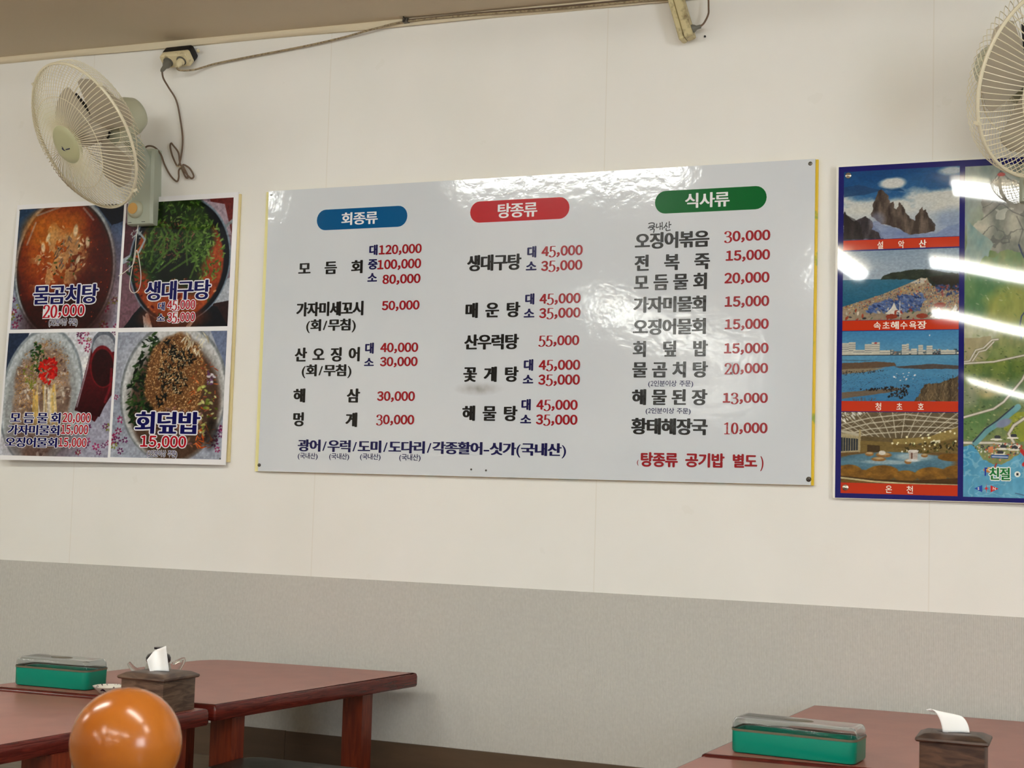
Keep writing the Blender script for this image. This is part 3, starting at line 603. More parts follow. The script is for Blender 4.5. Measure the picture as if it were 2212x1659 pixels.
def pic_cod_stew():
    p = Pic(210, 230, 2); F = p.full()
    p.mix(F, (120, 96, 108), (160, 140, 152), p.n(5))
    p.put(p.poly([(.78, 0), (1, 0), (1, .3), (.9, .28)]), (120, 52, 50)); p.put(p.poly([(.66, 0), (.92, .05), (1, .3), (.7, .2)]), (176, 160, 172))
    p.put(p.poly([(0, .16), (.12, .16), (.06, .5), (0, .5)]), (96, 56, 66)); p.put(p.poly([(0, .5), (.08, .42), (.2, .95), (0, 1)]), (132, 100, 112))
    p.put(p.poly([(.8, .7), (1, .62), (1, .8), (.86, .86)], .03), (188, 194, 204)); p.put(p.poly([(.86, .82), (1, .8), (1, 1), (.8, 1)]), (58, 36, 38))
    p.put(p.line([(.0, .47), (.14, .4)], .02), (186, 196, 206)); p.put(p.line([(.92, .24), (1, .18), (1.02, .3)], .012), (150, 156, 160))
    p.put(p.poly([(.05, 1), (.2, .82), (.9, .84), (1, 1)], .02), (24, 26, 36)); p.put(p.poly([(.22, .9), (.3, .95), (.3, 1), (.24, 1)]), (190, 204, 214))
    p.put(p.line([(.3, 1), (.26, .9)], .015), (214, 222, 228)); p.put(p.line([(.64, 1), (.7, .93)], .015), (200, 210, 216))
    p.put(p.ell(.53, .47, .47, .5, 0, .02), (136, 152, 166)); p.put(p.ell(.53, .475, .455, .49, 0, .02), (14, 20, 34))
    s_ = p.ell(.52, .5, .415, .435, 0, .04)
    p.mix(s_, (142, 52, 26), (188, 104, 56), p.n(7, 3))
    p.put(p.ell(.5, .92, .3, .1, 0, .5), (150, 66, 30), .6)
    hp = np.maximum(p.ell(.5, .32, .33, .4, 0, .2, .5, 3), p.ell(.5, .12, .18, .16, 0, .3, .6, 4))
    p.mix(hp, (26, 40, 20), (58, 84, 34), p.n(10, 6) * 1.6 - .3)
    p.put(p.ell(.5, .52, .2, .16, 0, .5), (14, 24, 16), .85)
    p.scatter(420, hp * (p.V < .5), [(66, 104, 40), (98, 134, 56), (46, 72, 30), (122, 146, 74), (84, 118, 44)], .008, .03, .3, None, .9)
    p.scatter(140, p.ell(.8, .42, .14, .24, 0, .3), [(112, 148, 62), (136, 166, 84), (82, 120, 44)], .008, .026, .35, None, .9)
    p.scatter(120, p.ell(.2, .5, .16, .16, 0, .3), [(44, 78, 38), (70, 108, 54), (32, 54, 28)], .008, .028, .35, None, .9)
    p.scatter(90, p.ell(.46, .3, .2, .16, 0, .3), [(120, 70, 56), (148, 100, 76), (96, 48, 40)], .006, .024, .3, None, .85)
    for i in range(16):
        x = p.rng.uniform(.3, .7); y = p.rng.uniform(.15, .45)
        p.put(p.line([(x, y), (x + p.rng.uniform(-.1, .1), y + .08), (x + p.rng.uniform(-.14, .14), y + .2)], .008), (92, 124, 52), .8)
    p.scatter(70, s_ * (p.V > .62), [(200, 120, 66), (110, 34, 20), (214, 160, 110), (52, 84, 30)], .006, .022, .6, None, .8)
    p.put(p.line([(.12, .22), (.2, .3), (.15, .4)], .008), (176, 186, 190)); p.scatter(10, p.ell(.14, .24, .08, .06), [(190, 196, 196)], .01, .03, .25)
    p.grain(.35); return p

def pic_raw_fish_soup():
    p = Pic(210, 230, 3); F = p.full()
    p.mix(F, (206, 210, 222), (236, 238, 242), p.n(4))
    p.put(p.poly([(0, 0), (.2, 0), (.05, .4), (0, .5)]), (52, 66, 92)); p.put(p.poly([(.5, .6), (1, .5), (1, 1), (.5, 1)], .02), (176, 176, 194))
    p.put(p.poly([(.62, .2), (.9, .2), (.7, .6), (.6, .6)]), (240, 242, 246)); m = ((p.U > .62) & ((p.V > .6) | (p.V < .2))).astype(float); p.flowers(m, 30)
    p.put(p.ell(.35, .52, .385, .56, 4, .02), (150, 160, 168)); p.put(p.ell(.35, .525, .365, .54, 4, .03), (196, 203, 208))
    p.put(p.ell(.35, .56, .33, .5, 4, .1), (158, 160, 160), .7)
    f_ = p.ell(.36, .55, .27, .45, 0, .1, .4)
    p.mix(f_, (128, 104, 92), (196, 178, 160), p.n(10, 2) * 1.5 - .25)
    p.scatter(230, f_, [(214, 200, 184), (178, 150, 130), (112, 86, 80), (232, 226, 216), (146, 120, 108)], .008, .035, .4, None, .8)
    p.scatter(700, p.ell(.36, .3, .24, .24, 0, .2, .5) , [(176, 136, 88), (206, 168, 116), (136, 98, 62), (190, 150, 100)], .004, .009, .6, None, .95)
    p.scatter(200, p.ell(.2, .5, .1, .14, 0, .2, .5), [(176, 136, 88), (206, 168, 116)], .004, .009, .6, None, .95)
    p.scatter(70, p.ell(.31, .22, .07, .14, -20, .3), [(48, 84, 36), (72, 116, 46), (30, 58, 28)], .008, .026, .4, None, .95)
    p.scatter(46, p.ell(.24, .36, .06, .1, -20, .3), [(128, 140, 60), (150, 156, 70)], .006, .02, .4)
    p.scatter(90, p.ell(.4, .31, .085, .1, 0, .3), [(214, 34, 22), (190, 20, 20), (232, 62, 40)], .01, .03, .5, None, .95)
    for i in range(26):
        x = .3 + p.rng.uniform(-.02, .18); p.put(p.line([(x, .42 + p.rng.uniform(0, .1)), (x + p.rng.uniform(-.02, .08), .75)], .007), [(230, 210, 160), (222, 186, 100), (238, 232, 220)][i % 3], .75)
    p.put(p.ell(.4, .88, .34, .16, 0, .6), (92, 70, 70), .5)
    # glass of red sauce
    p.put(p.poly([(.79, .1), (1, .08), (1, .5), (.86, .72), (.68, .62)]), (84, 16, 26)); p.put(p.ell(.9, .12, .115, .13, -8, .03), (120, 126, 138))
    p.put(p.ell(.9, .14, .1, .115, -8, .04), (172, 176, 186)); p.mix(p.poly([(.78, .2), (1, .16), (1, .46), (.9, .68), (.67, .63)]), (112, 22, 34), (60, 10, 20), (p.V - .25) * 2.4)
    p.put(p.ell(.9, .28, .115, .17, -8, .04), (128, 28, 38)); p.put(p.ell(.9, .29, .1, .15, -8, .06), (58, 10, 18)); p.put(p.line([(.79, .06), (.76, .3), (.69, .6)], .006), (188, 190, 198), .7)
    p.put(p.line([(.98, .3), (.98, .44), (.94, .56)], .01), (150, 40, 56), .7)
    p.grain(.3); return p

def pic_rice_bowl():
    p = Pic(210, 230, 4); F = p.full()
    p.mix(F, (150, 158, 176), (190, 194, 206), p.n(4) + (1 - p.V) * .2)
    m = ((p.V > .5) & ((p.U < .14) | (p.U > .9))).astype(float); p.flowers(m, 20)
    p.put(p.poly([(.85, 0), (1, 0), (1, .3)]), (128, 140, 168))
    p.put(p.ell(.54, .48, .485, .55, 0, .02), (142, 148, 152)); p.put(p.ell(.54, .485, .465, .53, 0, .03), (208, 210, 212))
    p.put(p.ell(.55, .53, .43, .48, 0, .12), (150, 144, 138), .8); p.put(p.ell(.56, .56, .4, .46, 0, .1), (96, 74, 60))
    p.scatter(300, p.ell(.29, .38, .14, .38, 8, .2, .4), [(24, 46, 24), (44, 74, 34), (18, 32, 20), (62, 92, 44)], .012, .04, .35, None, .95)
    b_ = p.ell(.56, .36, .27, .36, 0, .12, .35)
    p.mix(b_, (106, 70, 44), (146, 106, 68), p.n(12, 3))
    p.scatter(1700, b_, [(196, 158, 106), (216, 182, 132), (164, 122, 76), (180, 140, 90), (120, 84, 54)], .005, .0095, .6, None, .95)
    for (cx_, cy_, rx, ry, n_) in [(.52, .3, .1, .16, 90), (.62, .2, .12, .07, 50), (.47, .12, .05, .08, 30), (.6, .42, .06, .08, 30), (.44, .52, .05, .08, 26)]:
        p.scatter(n_, p.ell(cx_, cy_, rx, ry, 20), [(20, 24, 22), (30, 34, 30), (14, 18, 18)], .008, .03, .3, None, .95)
    p.scatter(220, p.ell(.54, .3, .15, .2), [(220, 196, 150), (232, 212, 172)], .004, .008, .6, None, .95)
    p.scatter(60, p.ell(.82, .5, .13, .3, 0, .3), [(196, 90, 40), (214, 120, 60), (150, 80, 60)], .006, .03, .2, None, .85)
    p.scatter(50, p.ell(.84, .6, .1, .2), [(176, 186, 96), (214, 214, 150), (120, 140, 60)], .008, .03, .5, None, .85)
    p.scatter(40, p.ell(.72, .1, .12, .1), [(226, 222, 204), (206, 196, 170)], .006, .04, .2, (50, 130), .85)
    p.scatter(130, p.ell(.6, .76, .28, .16, 0, .3), [(104, 74, 86), (150, 116, 96), (60, 44, 40), (170, 120, 86), (140, 96, 104)], .008, .035, .35, None, .85)
    p.scatter(26, p.ell(.84, .82, .1, .1), [(222, 110, 40)], .006, .05, .15, None, .9); p.put(p.ell(.9, .8, .06, .12, 0, .5), (34, 30, 30), .6)
    p.scatter(20, p.ell(.87, .36, .04, .06), [(226, 222, 226), (126, 86, 130)], .008, .02, .5)
    p.grain(.3); return p

def pic_mountain():
    p = Pic(250, 150, 5); F = p.full()
    p.mix(F, (18, 74, 134), (62, 120, 168), p.V * 2.2 + (p.n(5) - .5) * .8)
    cl = np.clip((p.V - (.36 - .12 * p.U + (p.n(5, 3, 5) - .5) * .42)) * 7, 0, 1)
    p.mix(F, (222, 222, 212), (196, 204, 208), p.n(7, 4)); p.a = p.a * cl[..., None] + (0) if False else p.a
    base = p.a.copy(); p.mix(F, (18, 74, 134), (52, 108, 160), p.V * 2.0 + (p.n(5) - .5) * .9); p.a = p.a * (1 - cl[..., None]) + base * cl[..., None]
    p.put(p.poly([(0, .22), (.13, .2), (.25, .25), (.33, .3), (.2, .34), (0, .38)], .04), (34, 72, 118), .9)
    p.put(p.poly([(.3, .27), (.42, .24), (.48, .27), (.54, .33), (.44, .31)], .02), (30, 78, 128))
    p.put(p.ell(.42, .2, .1, .07, 0, .5, .7), (234, 232, 224), .9); p.put(p.ell(.95, .06, .12, .06, 0, .6, .6), (226, 228, 226), .8)
    low = np.clip((p.V - .6) * 3, 0, 1) * p.n(4, 8, 4) * 1.5
    p.mix(F, (110, 132, 176), (150, 166, 196), p.n(5, 9), 0); p.mix(low, (88, 112, 164), (154, 172, 200), p.n(6, 9))
    def rock(pts, c1, c2, k):
        m = p.poly(pts, .035, k, 16); st = noise2(p.h, p.w, 5, 500 + k, 4, 5)
        p.mix(m, c1, c2, st * 1.7 - .35)
        p.put(m * (p.U > np.mean([q[0] for q in pts]) + .02 * 0) * (st > .5), tuple(int(v * .62) for v in c1), .5)
    rock([(.24, .66), (.27, .45), (.31, .3), (.335, .28), (.36, .34), (.39, .4), (.405, .48), (.43, .47), (.45, .56), (.47, .58), (.49, .48), (.51, .5), (.54, .6), (.58, .72), (.62, .75), (.66, .6), (.68, .56), (.7, .61), (.72, .6), (.75, .72), (.8, .84), (.79, .92), (.7, .94), (.58, .95), (.46, .84), (.34, .78)], (118, 104, 94), (52, 44, 44), 1)
    rock([(0, .56), (.03, .64), (.1, .72), (.15, .68), (.2, .66), (.25, .74), (.3, .84), (.36, 1), (0, 1)], (96, 88, 92), (40, 40, 50), 2)
    p.put(p.poly([(0, .6), (.14, .76), (.18, 1), (0, 1)], .04), (44, 40, 40), .6)
    fog = p.poly([(.28, .72), (.46, .86), (.6, .98), (.8, .93), (1, .8), (1, 1), (.34, 1), (.26, .84)], .06, 9)
    p.mix(fog, (104, 122, 172), (158, 174, 204), p.n(6, 12), .82); p.put(p.ell(.3, .72, .06, .1, 0, .8), (150, 158, 186), .5)
    p.put(p.ell(.93, .74, .14, .14, 0, .8), (120, 144, 184), .5); p.grain(.16); return p

def pic_beach():
    p = Pic(250, 150, 6); F = p.full()
    p.mix(F, (132, 156, 180), (170, 184, 198), p.V * 2 + (p.n(3) - .5) * .4)
    sea = ((p.V > .415) & (p.U < .72)).astype(float); p.mix(sea, (54, 112, 140), (34, 98, 130), (p.V - .41) * 3 + (p.n(14, 2, 3, .3) - .5) * .5)
    hill = p.poly([(.33, .42), (.35, .37), (.42, .33), (.52, .31), (.62, .29), (.72, .29), (.85, .33), (1, .37), (1, .62), (.8, .56), (.72, .44), (.5, .425)], .02, 1, 30)
    p.mix(hill, (58, 70, 58), (34, 42, 40), p.n(18, 3) * 1.4 - .2); p.put(p.poly([(.74, .4), (1, .36), (1, .64), (.84, .58)], .03), (46, 44, 40), .9)
    sand = p.poly([(0, .8), (.15, .73), (.35, .63), (.55, .5), (.68, .42), (.73, .42), (.76, .52), (.86, .58), (1, .6), (1, 1), (0, 1)])
    p.mix(sand, (172, 158, 132), (140, 124, 108), p.n(8, 5)); p.put(p.poly([(.58, .48), (.68, .41), (.73, .43), (.7, .5)]), (206, 200, 186), .9)
    p.scatter(900, sand * (p.V < .84), [(96, 84, 82), (150, 130, 112), (196, 176, 146), (80, 92, 118), (176, 92, 72), (196, 156, 90)], .004, .009, .7, None, .9)
    band = p.poly([(.2, .88), (.3, .76), (.5, .66), (.7, .62), (.72, .7), (.66, .88), (.4, .9)], .05)
    p.scatter(430, band, [(66, 92, 148), (88, 112, 166), (50, 70, 118), (106, 128, 172)], .009, .022, .45, (10, 50), .9)
    p.scatter(60, p.poly([(.8, .52), (1, .5), (1, .66), (.82, .66)]), [(60, 84, 130), (150, 90, 90), (44, 60, 100)], .01, .022, .45, None, .9)
    for (x, y, w_, c) in [(.45, .88, .075, (226, 222, 212)), (.83, .94, .08, (226, 222, 216)), (.97, .92, .08, (222, 220, 216))]:
        p.put(p.poly([(x - w_, y + .03), (x - w_ * .3, y - .05), (x, y - .13), (x + w_ * .3, y - .04), (x + w_, y + .04), (x, y + .05)]), c)
    p.scatter(60, sand * (p.V > .84), [(168, 70, 50), (60, 60, 70), (200, 190, 176), (70, 100, 76), (150, 60, 50)], .008, .022, .5, None, .9)
    for (x, y) in [(.43, .95), (.69, .95), (.84, .8)]: p.put(p.ell(x, y, .05, .035), (150, 62, 46))
    p.put(p.line([(.5, .74), (.5, .96)], .006), (206, 206, 206)); p.blot(.795, .13, .014, .014, 0, (70, 62, 96)); p.grain(.2); return p

def pic_lake():
    p = Pic(250, 150, 7); F = p.full()
    p.mix(F, (66, 134, 184), (104, 160, 196), p.V * 2.6)
    w_ = (p.V > .345).astype(float); p.mix(w_, (92, 152, 190), (58, 122, 168), (p.V - .34) * 1.6 + (p.n(22, 1, 3, .25) - .5) * .5)
    p.put(((p.V > .29) & (p.V < .35)).astype(float), (96, 112, 120)); p.scatter(170, ((p.V > .27) & (p.V < .345)).astype(float), [(176, 178, 168), (120, 130, 128), (206, 200, 184), (74, 84, 92), (150, 120, 110)], .006, .014, .6, (0, 1))
    for (x0, x1, y0) in [(.0, .06, .17), (.06, .12, .16), (.2, .27, .19), (.26, .33, .165), (.52, .57, .2), (.56, .58, .19), (.66, .7, .21), (.73, .78, .22), (.6, .65, .26), (.1, .2, .27), (.33, .42, .28), (.85, .97, .285)]:
        p.put(p.poly([(x0, y0), (x1, y0), (x1, .34), (x0, .34)]), (206, 204, 190)); 
        for j in range(4): p.put(p.poly([(x0, y0 + .025 + j * .03), (x1, y0 + .025 + j * .03), (x1, y0 + .035 + j * .03), (x0, y0 + .035 + j * .03)]) * (p.V < .33), (128, 134, 138), .8)
    p.put(p.ell(.295, .175, .014, .012), (176, 70, 70)); p.put(((np.abs(p.V - .345)) < .008).astype(float), (60, 70, 76))
    p.put(p.poly([(0, .455), (.3, .44), (.46, .45), (.48, .5), (.2, .54), (0, .56)], .02), (104, 84, 68)); p.put(p.poly([(0, .55), (.25, .53), (.38, .525), (.2, .59), (0, .615)], .02), (142, 128, 104))
    p.put(p.poly([(.46, .51), (.75, .475), (1, .5), (1, .545), (.7, .55), (.5, .53)], .02), (86, 78, 74)); p.put(p.poly([(0, .41), (.3, .42), (.2, .43), (0, .42)]), (70, 96, 110), .8)
    p.scatter(420, ((p.V > .57) & (p.V < .9) & (p.V > .62 - .0 * p.U)).astype(float), [(40, 56, 70), (52, 70, 84), (70, 90, 104)], .002, .005, .7, (0, 1), .9)
    p.scatter(110, p.poly([(0, .57), (.45, .55), (.3, .6), (0, .64)]), [(60, 52, 46)], .003, .007, .6); p.scatter(14, p.ell(.55, .65, .1, .06), [(226, 230, 232)], .005, .01, .6, (0, 1))
    p.put(p.poly([(0, .88), (.2, .85), (.48, .81), (.52, .84), (.3, .9), (0, .97)], .02), (112, 98, 82)); p.scatter(110, p.poly([(.05, .84), (.6, .76), (.56, .97), (.4, .95), (.45, .86)]), [(34, 32, 34), (48, 42, 40)], .006, .011, .8)
    rd = p.poly([(.63, 1), (.68, .86), (.72, .76), (.86, .74), (.93, .68), (1, .65), (1, 1)], .04, 2, 24); st = noise2(p.h, p.w, 5, 77, 4, 8); p.mix(rd, (116, 98, 72), (70, 58, 46), st * 1.8 - .4)
    p.scatter(240, rd, [(136, 118, 86), (84, 70, 52), (62, 50, 40)], .004, .022, .15, (60, 120), .8); p.scatter(40, p.poly([(.1, .96), (.3, .95), (.3, 1), (.1, 1)]), [(92, 78, 62)], .003, .014, .2, (70, 110)); p.blot(.755, .075, .006, .008, 0, (220, 224, 226)); p.grain(.14); return p

def pic_hot_spring():
    p = Pic(250, 155, 8); F = p.full()
    p.mix(F, (120, 104, 70), (86, 72, 46), p.n(5))
    roof = p.poly([(0, 0), (1, 0), (1, .2), (.85, .3), (.6, .36), (.4, .36), (.15, .33), (0, .24)]); p.mix(roof, (122, 110, 88), (92, 80, 58), p.n(6, 2) + p.V)
    for k in range(15):
        x = (k - 3) / 9.0; p.put(p.line([(x, 0), (.5 + (x - .5) * .42, .36)], .006) * roof, (206, 198, 176), .85)
    for k in range(9): p.put(p.line([(k * .13 - .08, .0), (k * .13 + .12, .3)], .004) * roof, (188, 178, 156), .6); p.put(p.line([(k * .13 + .1, .0), (k * .13 - .1, .28)], .004) * roof, (188, 178, 156), .6)
    for (y0, y1, y2) in [(.1, .03, .1), (.18, .1, .15), (.25, .19, .22), (.31, .27, .29)]: p.put(p.line([(0, y0 + .08), (.25, (y0 + y1) / 2 + .02), (.55, y1), (1, y2)], .008) * roof, (216, 210, 190), .8)
    p.scatter(20, p.poly([(0, 0), (.22, 0), (.1, .1), (0, .15)]), [(226, 226, 214)], .006, .03, .3, (30, 60))
    p.put(p.poly([(0, .3), (.17, .33), (.17, .56), (0, .58)]), (178, 166, 132)); p.put(p.poly([(0, .36), (.15, .38), (.15, .54), (0, .56)]), (44, 52, 62))
    for k in range(7): p.put(p.line([(.02 + k * .022, .34), (.02 + k * .022, .58)], .004), (164, 150, 116))
    p.put(p.line([(0, .27), (.17, .33)], .02), (190, 182, 160)); p.put(p.line([(.165, .26), (.165, .57)], .014), (176, 160, 118))
    p.put(p.poly([(.17, .4), (.45, .42), (.72, .36), (1, .24), (1, .6), (.17, .6)], .01), (124, 104, 58)); p.put(p.poly([(.45, .38), (.75, .34), (1, .2), (1, .34), (.75, .44), (.45, .45)]), (150, 130, 76)); p.put(p.poly([(.45, .45), (.75, .44), (1, .36), (1, .42), (.75, .49), (.45, .5)]), (112, 92, 50))
    p.put(p.poly([(.77, .4), (.85, .38), (.85, .42), (.77, .44)]), (232, 226, 196)); p.put(p.poly([(.23, .46), (.34, .47), (.34, .56), (.23, .56)]), (72, 56, 36))
    p.scatter(34, p.poly([(.44, .36), (1, .24), (1, .56), (.44, .56)]), [(250, 238, 180), (255, 246, 206)], .006, .012, 1); p.scatter(70, p.poly([(.55, .44), (1, .4), (1, .58), (.55, .58)]), [(84, 84, 44), (60, 52, 30), (104, 92, 48)], .006, .022, .5)
    p.put(p.poly([(0, .58), (.25, .56), (.5, .57), (.8, .56), (1, .56), (1, .8), (0, .8)], .02), (112, 86, 50)); w_ = p.ell(.47, .7, .5, .14, 0, .1, .15); p.mix(w_, (52, 96, 122), (112, 150, 166), (p.n(8, 4, 3, .5)) * 1.3 - .2)
    p.put(p.ell(.62, .62, .14, .05, 0, .6), (196, 212, 216), .7); p.put(p.ell(.4, .7, .2, .03, 0, .6), (176, 196, 202), .7)
    for (x, y, a, b) in [(.37, .6, .07, .035), (.33, .66, .06, .03), (.72, .6, .03, .025), (.58, .685, .03, .035), (.25, .59, .04, .03)]: p.put(p.ell(x, y, a, b, 0, .3, .6), (150, 106, 56)); p.put(p.ell(x, y - .012, a * .7, b * .5, 0, .5), (206, 190, 150), .7)
    p.put(p.ell(.36, .57, .03, .03), (222, 218, 206)); p.put(p.poly([(.585, .54), (.665, .54), (.66, .66), (.59, .66)]), (192, 180, 172)); p.put(p.ell(.625, .54, .045, .02), (226, 222, 214)); p.put(p.poly([(.605, .56), (.62, .56), (.62, .65), (.605, .65)]), (122, 92, 82)); p.put(p.ell(.62, .67, .06, .02, 0, .6), (232, 236, 236), .8)
    for (x, y, a, b) in [(.08, .84, .11, .1), (.36, .85, .14, .11), (.56, .89, .1, .08), (.78, .86, .13, .1), (.97, .82, .1, .09), (.2, .88, .08, .07), (.93, .62, .1, .05)]:
        p.mix(p.ell(x, y, a, b, 0, .12, .3, int(x * 50)), (166, 118, 44), (96, 66, 28), p.n(12, int(x * 40)) * 1.5 - .3)
    p.mix(p.poly([(0, .9), (.3, .94), (.6, .95), (1, .9), (1, 1), (0, 1)]), (92, 62, 28), (60, 44, 26), p.n(8, 6)); p.put(p.line([(0, .93), (.3, .975), (.6, .995), (1, 1.0)], .012), (206, 192, 146)); p.put(p.poly([(0, .95), (.3, .99), (.5, 1.02), (0, 1.02)]), (120, 88, 40)); p.grain(.2); return p

def pic_map(w=330, h=330):
    # hand painted tourist map: mountains above, green hills, sea below; it goes on to the right
    p = Pic(w, h, 9); F = p.full(); n1 = p.n(9, 1, 5); n2 = p.n(26, 2, 4); n3 = p.n(60, 3, 3)
    p.mix(F, (92, 118, 78), (150, 152, 98), n1 * 1.5 - .25 + (n3 - .5) * .5)
    sky = np.clip((.30 - p.V + (n1 - .5) * .2) * 6, 0, 1); p.mix(sky, (176, 178, 172), (132, 152, 148), n1 * 1.8 - .4)
    st = noise2(h, w, 16, 31, 5, .8); rg = np.abs(noise2(h, w, 13, 44, 4, .55) - .5)
    for pts, c1, c2 in (([(.085, .08), (.13, .055), (.178, .02), (.21, .04), (.26, .06), (.32, .075), (.5, .03), (.7, .09), (1, .05), (1, .3), (.3, .3), (.1, .18)], (206, 202, 188), (120, 120, 116)),
                        ([(.03, .2), (.078, .166), (.13, .14), (.178, .118), (.2, .13), (.26, .15), (.32, .17), (.6, .13), (1, .16), (1, .42), (.3, .36), (.2, .27), (.1, .25)], (196, 192, 176), (112, 118, 112))):
        m = p.poly(pts, .025, 3, 40); p.mix(m, c1, c2, st * 1.9 - .45); p.put(m * (rg < .016), (92, 94, 94), .55); p.put(m * (rg > .2) * (st > .55), (222, 220, 208), .5)
    for pts in ([(.178, .02), (.14, .05), (.09, .082)], [(.178, .02), (.22, .045), (.3, .07)], [(.178, .118), (.14, .14), (.085, .165)], [(.19, .12), (.24, .145), (.31, .165)], [(.26, .16), (.29, .2), (.27, .24), (.3, .28)]):
        p.put(p.line([(x + .0, y) for x, y in pts], .0018), (86, 86, 88), .55)
    p.put(p.ell(.182, .03, .02, .006), (196, 84, 84), .8)
    p.mix(p.poly([(0, .17), (.06, .2), (.14, .24), (.1, .3), (0, .34)], .06, 5), (118, 150, 152), (160, 172, 160), n2)
    p.mix(p.poly([(0, .3), (.12, .26), (.24, .25), (.32, .28), (.6, .3), (1, .28), (1, .5), (0, .5)], .06, 6), (98, 136, 100), (142, 152, 108), n2 * 1.4 - .2)
    p.mix(p.ell(.1, .38, .13, .05, 0, .6, .8), (72, 118, 78), (104, 140, 92), n2, .85); p.mix(p.ell(.25, .43, .14, .06, -20, .6, .8), (166, 162, 84), (132, 146, 78), n2, .85); p.mix(p.ell(.03, .44, .07, .03, 0, .6, .8), (66, 112, 72), (92, 128, 86), n2, .8)
    p.mix(p.ell(.06, .505, .12, .03, 0, .5, 1.0), (222, 220, 200), (168, 172, 140), n3, .8)
    p.mix(p.poly([(0, .52), (.14, .515), (.15, .56), (.1, .6), (0, .61)], .03), (176, 164, 132), (150, 142, 110), n2, .9)
    p.mix(p.ell(.17, .62, .19, .035, -4, .4, .6), (78, 106, 54), (132, 144, 70), n2 * 1.5 - .3, .95); p.mix(p.ell(.24, .57, .14, .02, 0, .5, .8), (150, 158, 96), (110, 130, 80), n2, .8)
    p.mix(p.ell(.11, .675, .1, .03, 0, .5, .7), (196, 176, 120), (150, 150, 104), n2, .9); p.mix(p.ell(.02, .7, .06, .04, 0, .5, .7), (150, 152, 130), (120, 134, 104), n2, .85)
    p.mix(p.poly([(.2, .76), (.32, .74), (.5, .77), (.5, .83), (.26, .83), (.2, .8)], .03), (168, 166, 52), (118, 140, 60), n2, .9); p.mix(p.poly([(0, .76), (.16, .74), (.1, .8), (.05, .83), (0, .83)], .03), (74, 116, 70), (112, 140, 84), n2, .9)
    p.scatter(900, ((p.V > .55) & (p.V < .83)).astype(float), [(58, 82, 50), (84, 104, 58), (112, 128, 70), (48, 66, 46), (176, 180, 120)], .003, .008, .45, (0, 30), .6)
    p.scatter(300, ((p.V > .3) & (p.V < .52)).astype(float), [(196, 198, 170), (150, 160, 116), (84, 112, 70)], .003, .012, .3, (0, 60), .4)
    sea = p.poly([(0, .85), (.04, .845), (.07, .86), (.1, .885), (.15, .9), (.19, .9), (.24, .885), (.3, .855), (.34, .86), (.5, .84), (.7, .86), (1, .83), (1, 1.01), (0, 1.01)], .01, 8, 40); p.mix(sea, (64, 142, 186), (104, 172, 204), n1 * 1.3 - .2 + (p.V - .88) * 2)
    p.put((np.abs(p.n(40, 6, 3, .4) - .5) < .03) * sea, (150, 202, 222), .5)
    for pts, wd in (([(0, .595), (.03, .592), (.06, .56), (.1, .553), (.14, .53), (.17, .528)], .0035), ([(.045, .592), (.075, .565), (.11, .56), (.15, .535)], .0028), ([(0, .6), (.15, .595), (.31, .575)], .0035), ([(.33, .6), (.29, .65), (.2, .715), (.15, .736), (0, .762)], .0042), ([(.31, .76), (.25, .785), (.225, .81), (.25, .835)], .0055), ([(0, .838), (.15, .837), (.28, .845)], .005)):
        p.put(p.line(pts, wd), (120, 112, 98)); p.put(p.line(pts, wd * .62), (214, 210, 196))
    p.put(p.line([(.27, .73), (.18, .775), (.12, .8), (.06, .838)], .009), (104, 158, 166)); p.put(p.line([(.25, .728), (.17, .77), (.11, .795), (.05, .835)], .002), (50, 60, 74)); p.put(p.ell(.2, .778, .04, .012, -20, .4), (128, 138, 166))
    for pts in ([(.27, .245), (.285, .27), (.31, .3)], [(.31, .44), (.285, .46), (.275, .5), (.285, .525)]): p.put(p.line(pts, .002), (58, 70, 100))
    p.scatter(150, p.poly([(.04, .845), (.28, .835), (.3, .86), (.2, .89), (.12, .885)]), [(230, 228, 220), (120, 120, 116), (60, 60, 66), (190, 90, 66), (90, 126, 90), (206, 160, 110)], .003, .008, .6, None, .95)
    for (x, y) in ((.17, .82), (.25, .815), (.2, .848), (.255, .85), (.185, .865)): p.put(p.ell(x, y, .016, .006), (58, 62, 68)); p.put(p.ell(x - .005, y + .007, .03, .003), (222, 220, 208))
    p.put(p.poly([(.14, .872), (.225, .873), (.224, .884), (.14, .882)]), (44, 84, 148)); p.put(p.line([(.145, .878), (.22, .879)], .0015), (200, 210, 226)); p.put(p.line([(.29, .86), (.325, .885), (.3, .9)], .006), (186, 46, 46)); p.put(p.poly([(.125, .85), (.15, .847), (.15, .866), (.125, .866)]), (206, 130, 88))
    p.put(p.ell(.151, .918, .05, .009), (196, 130, 70)); p.put(p.ell(.151, .915, .04, .006), (230, 186, 120)); p.put(p.line([(.155, .912), (.165, .9)], .0025), (176, 66, 56)); p.put(p.line([(.26, .985), (.36, .998)], .0012), (70, 90, 120)); p.grain(.14); return p
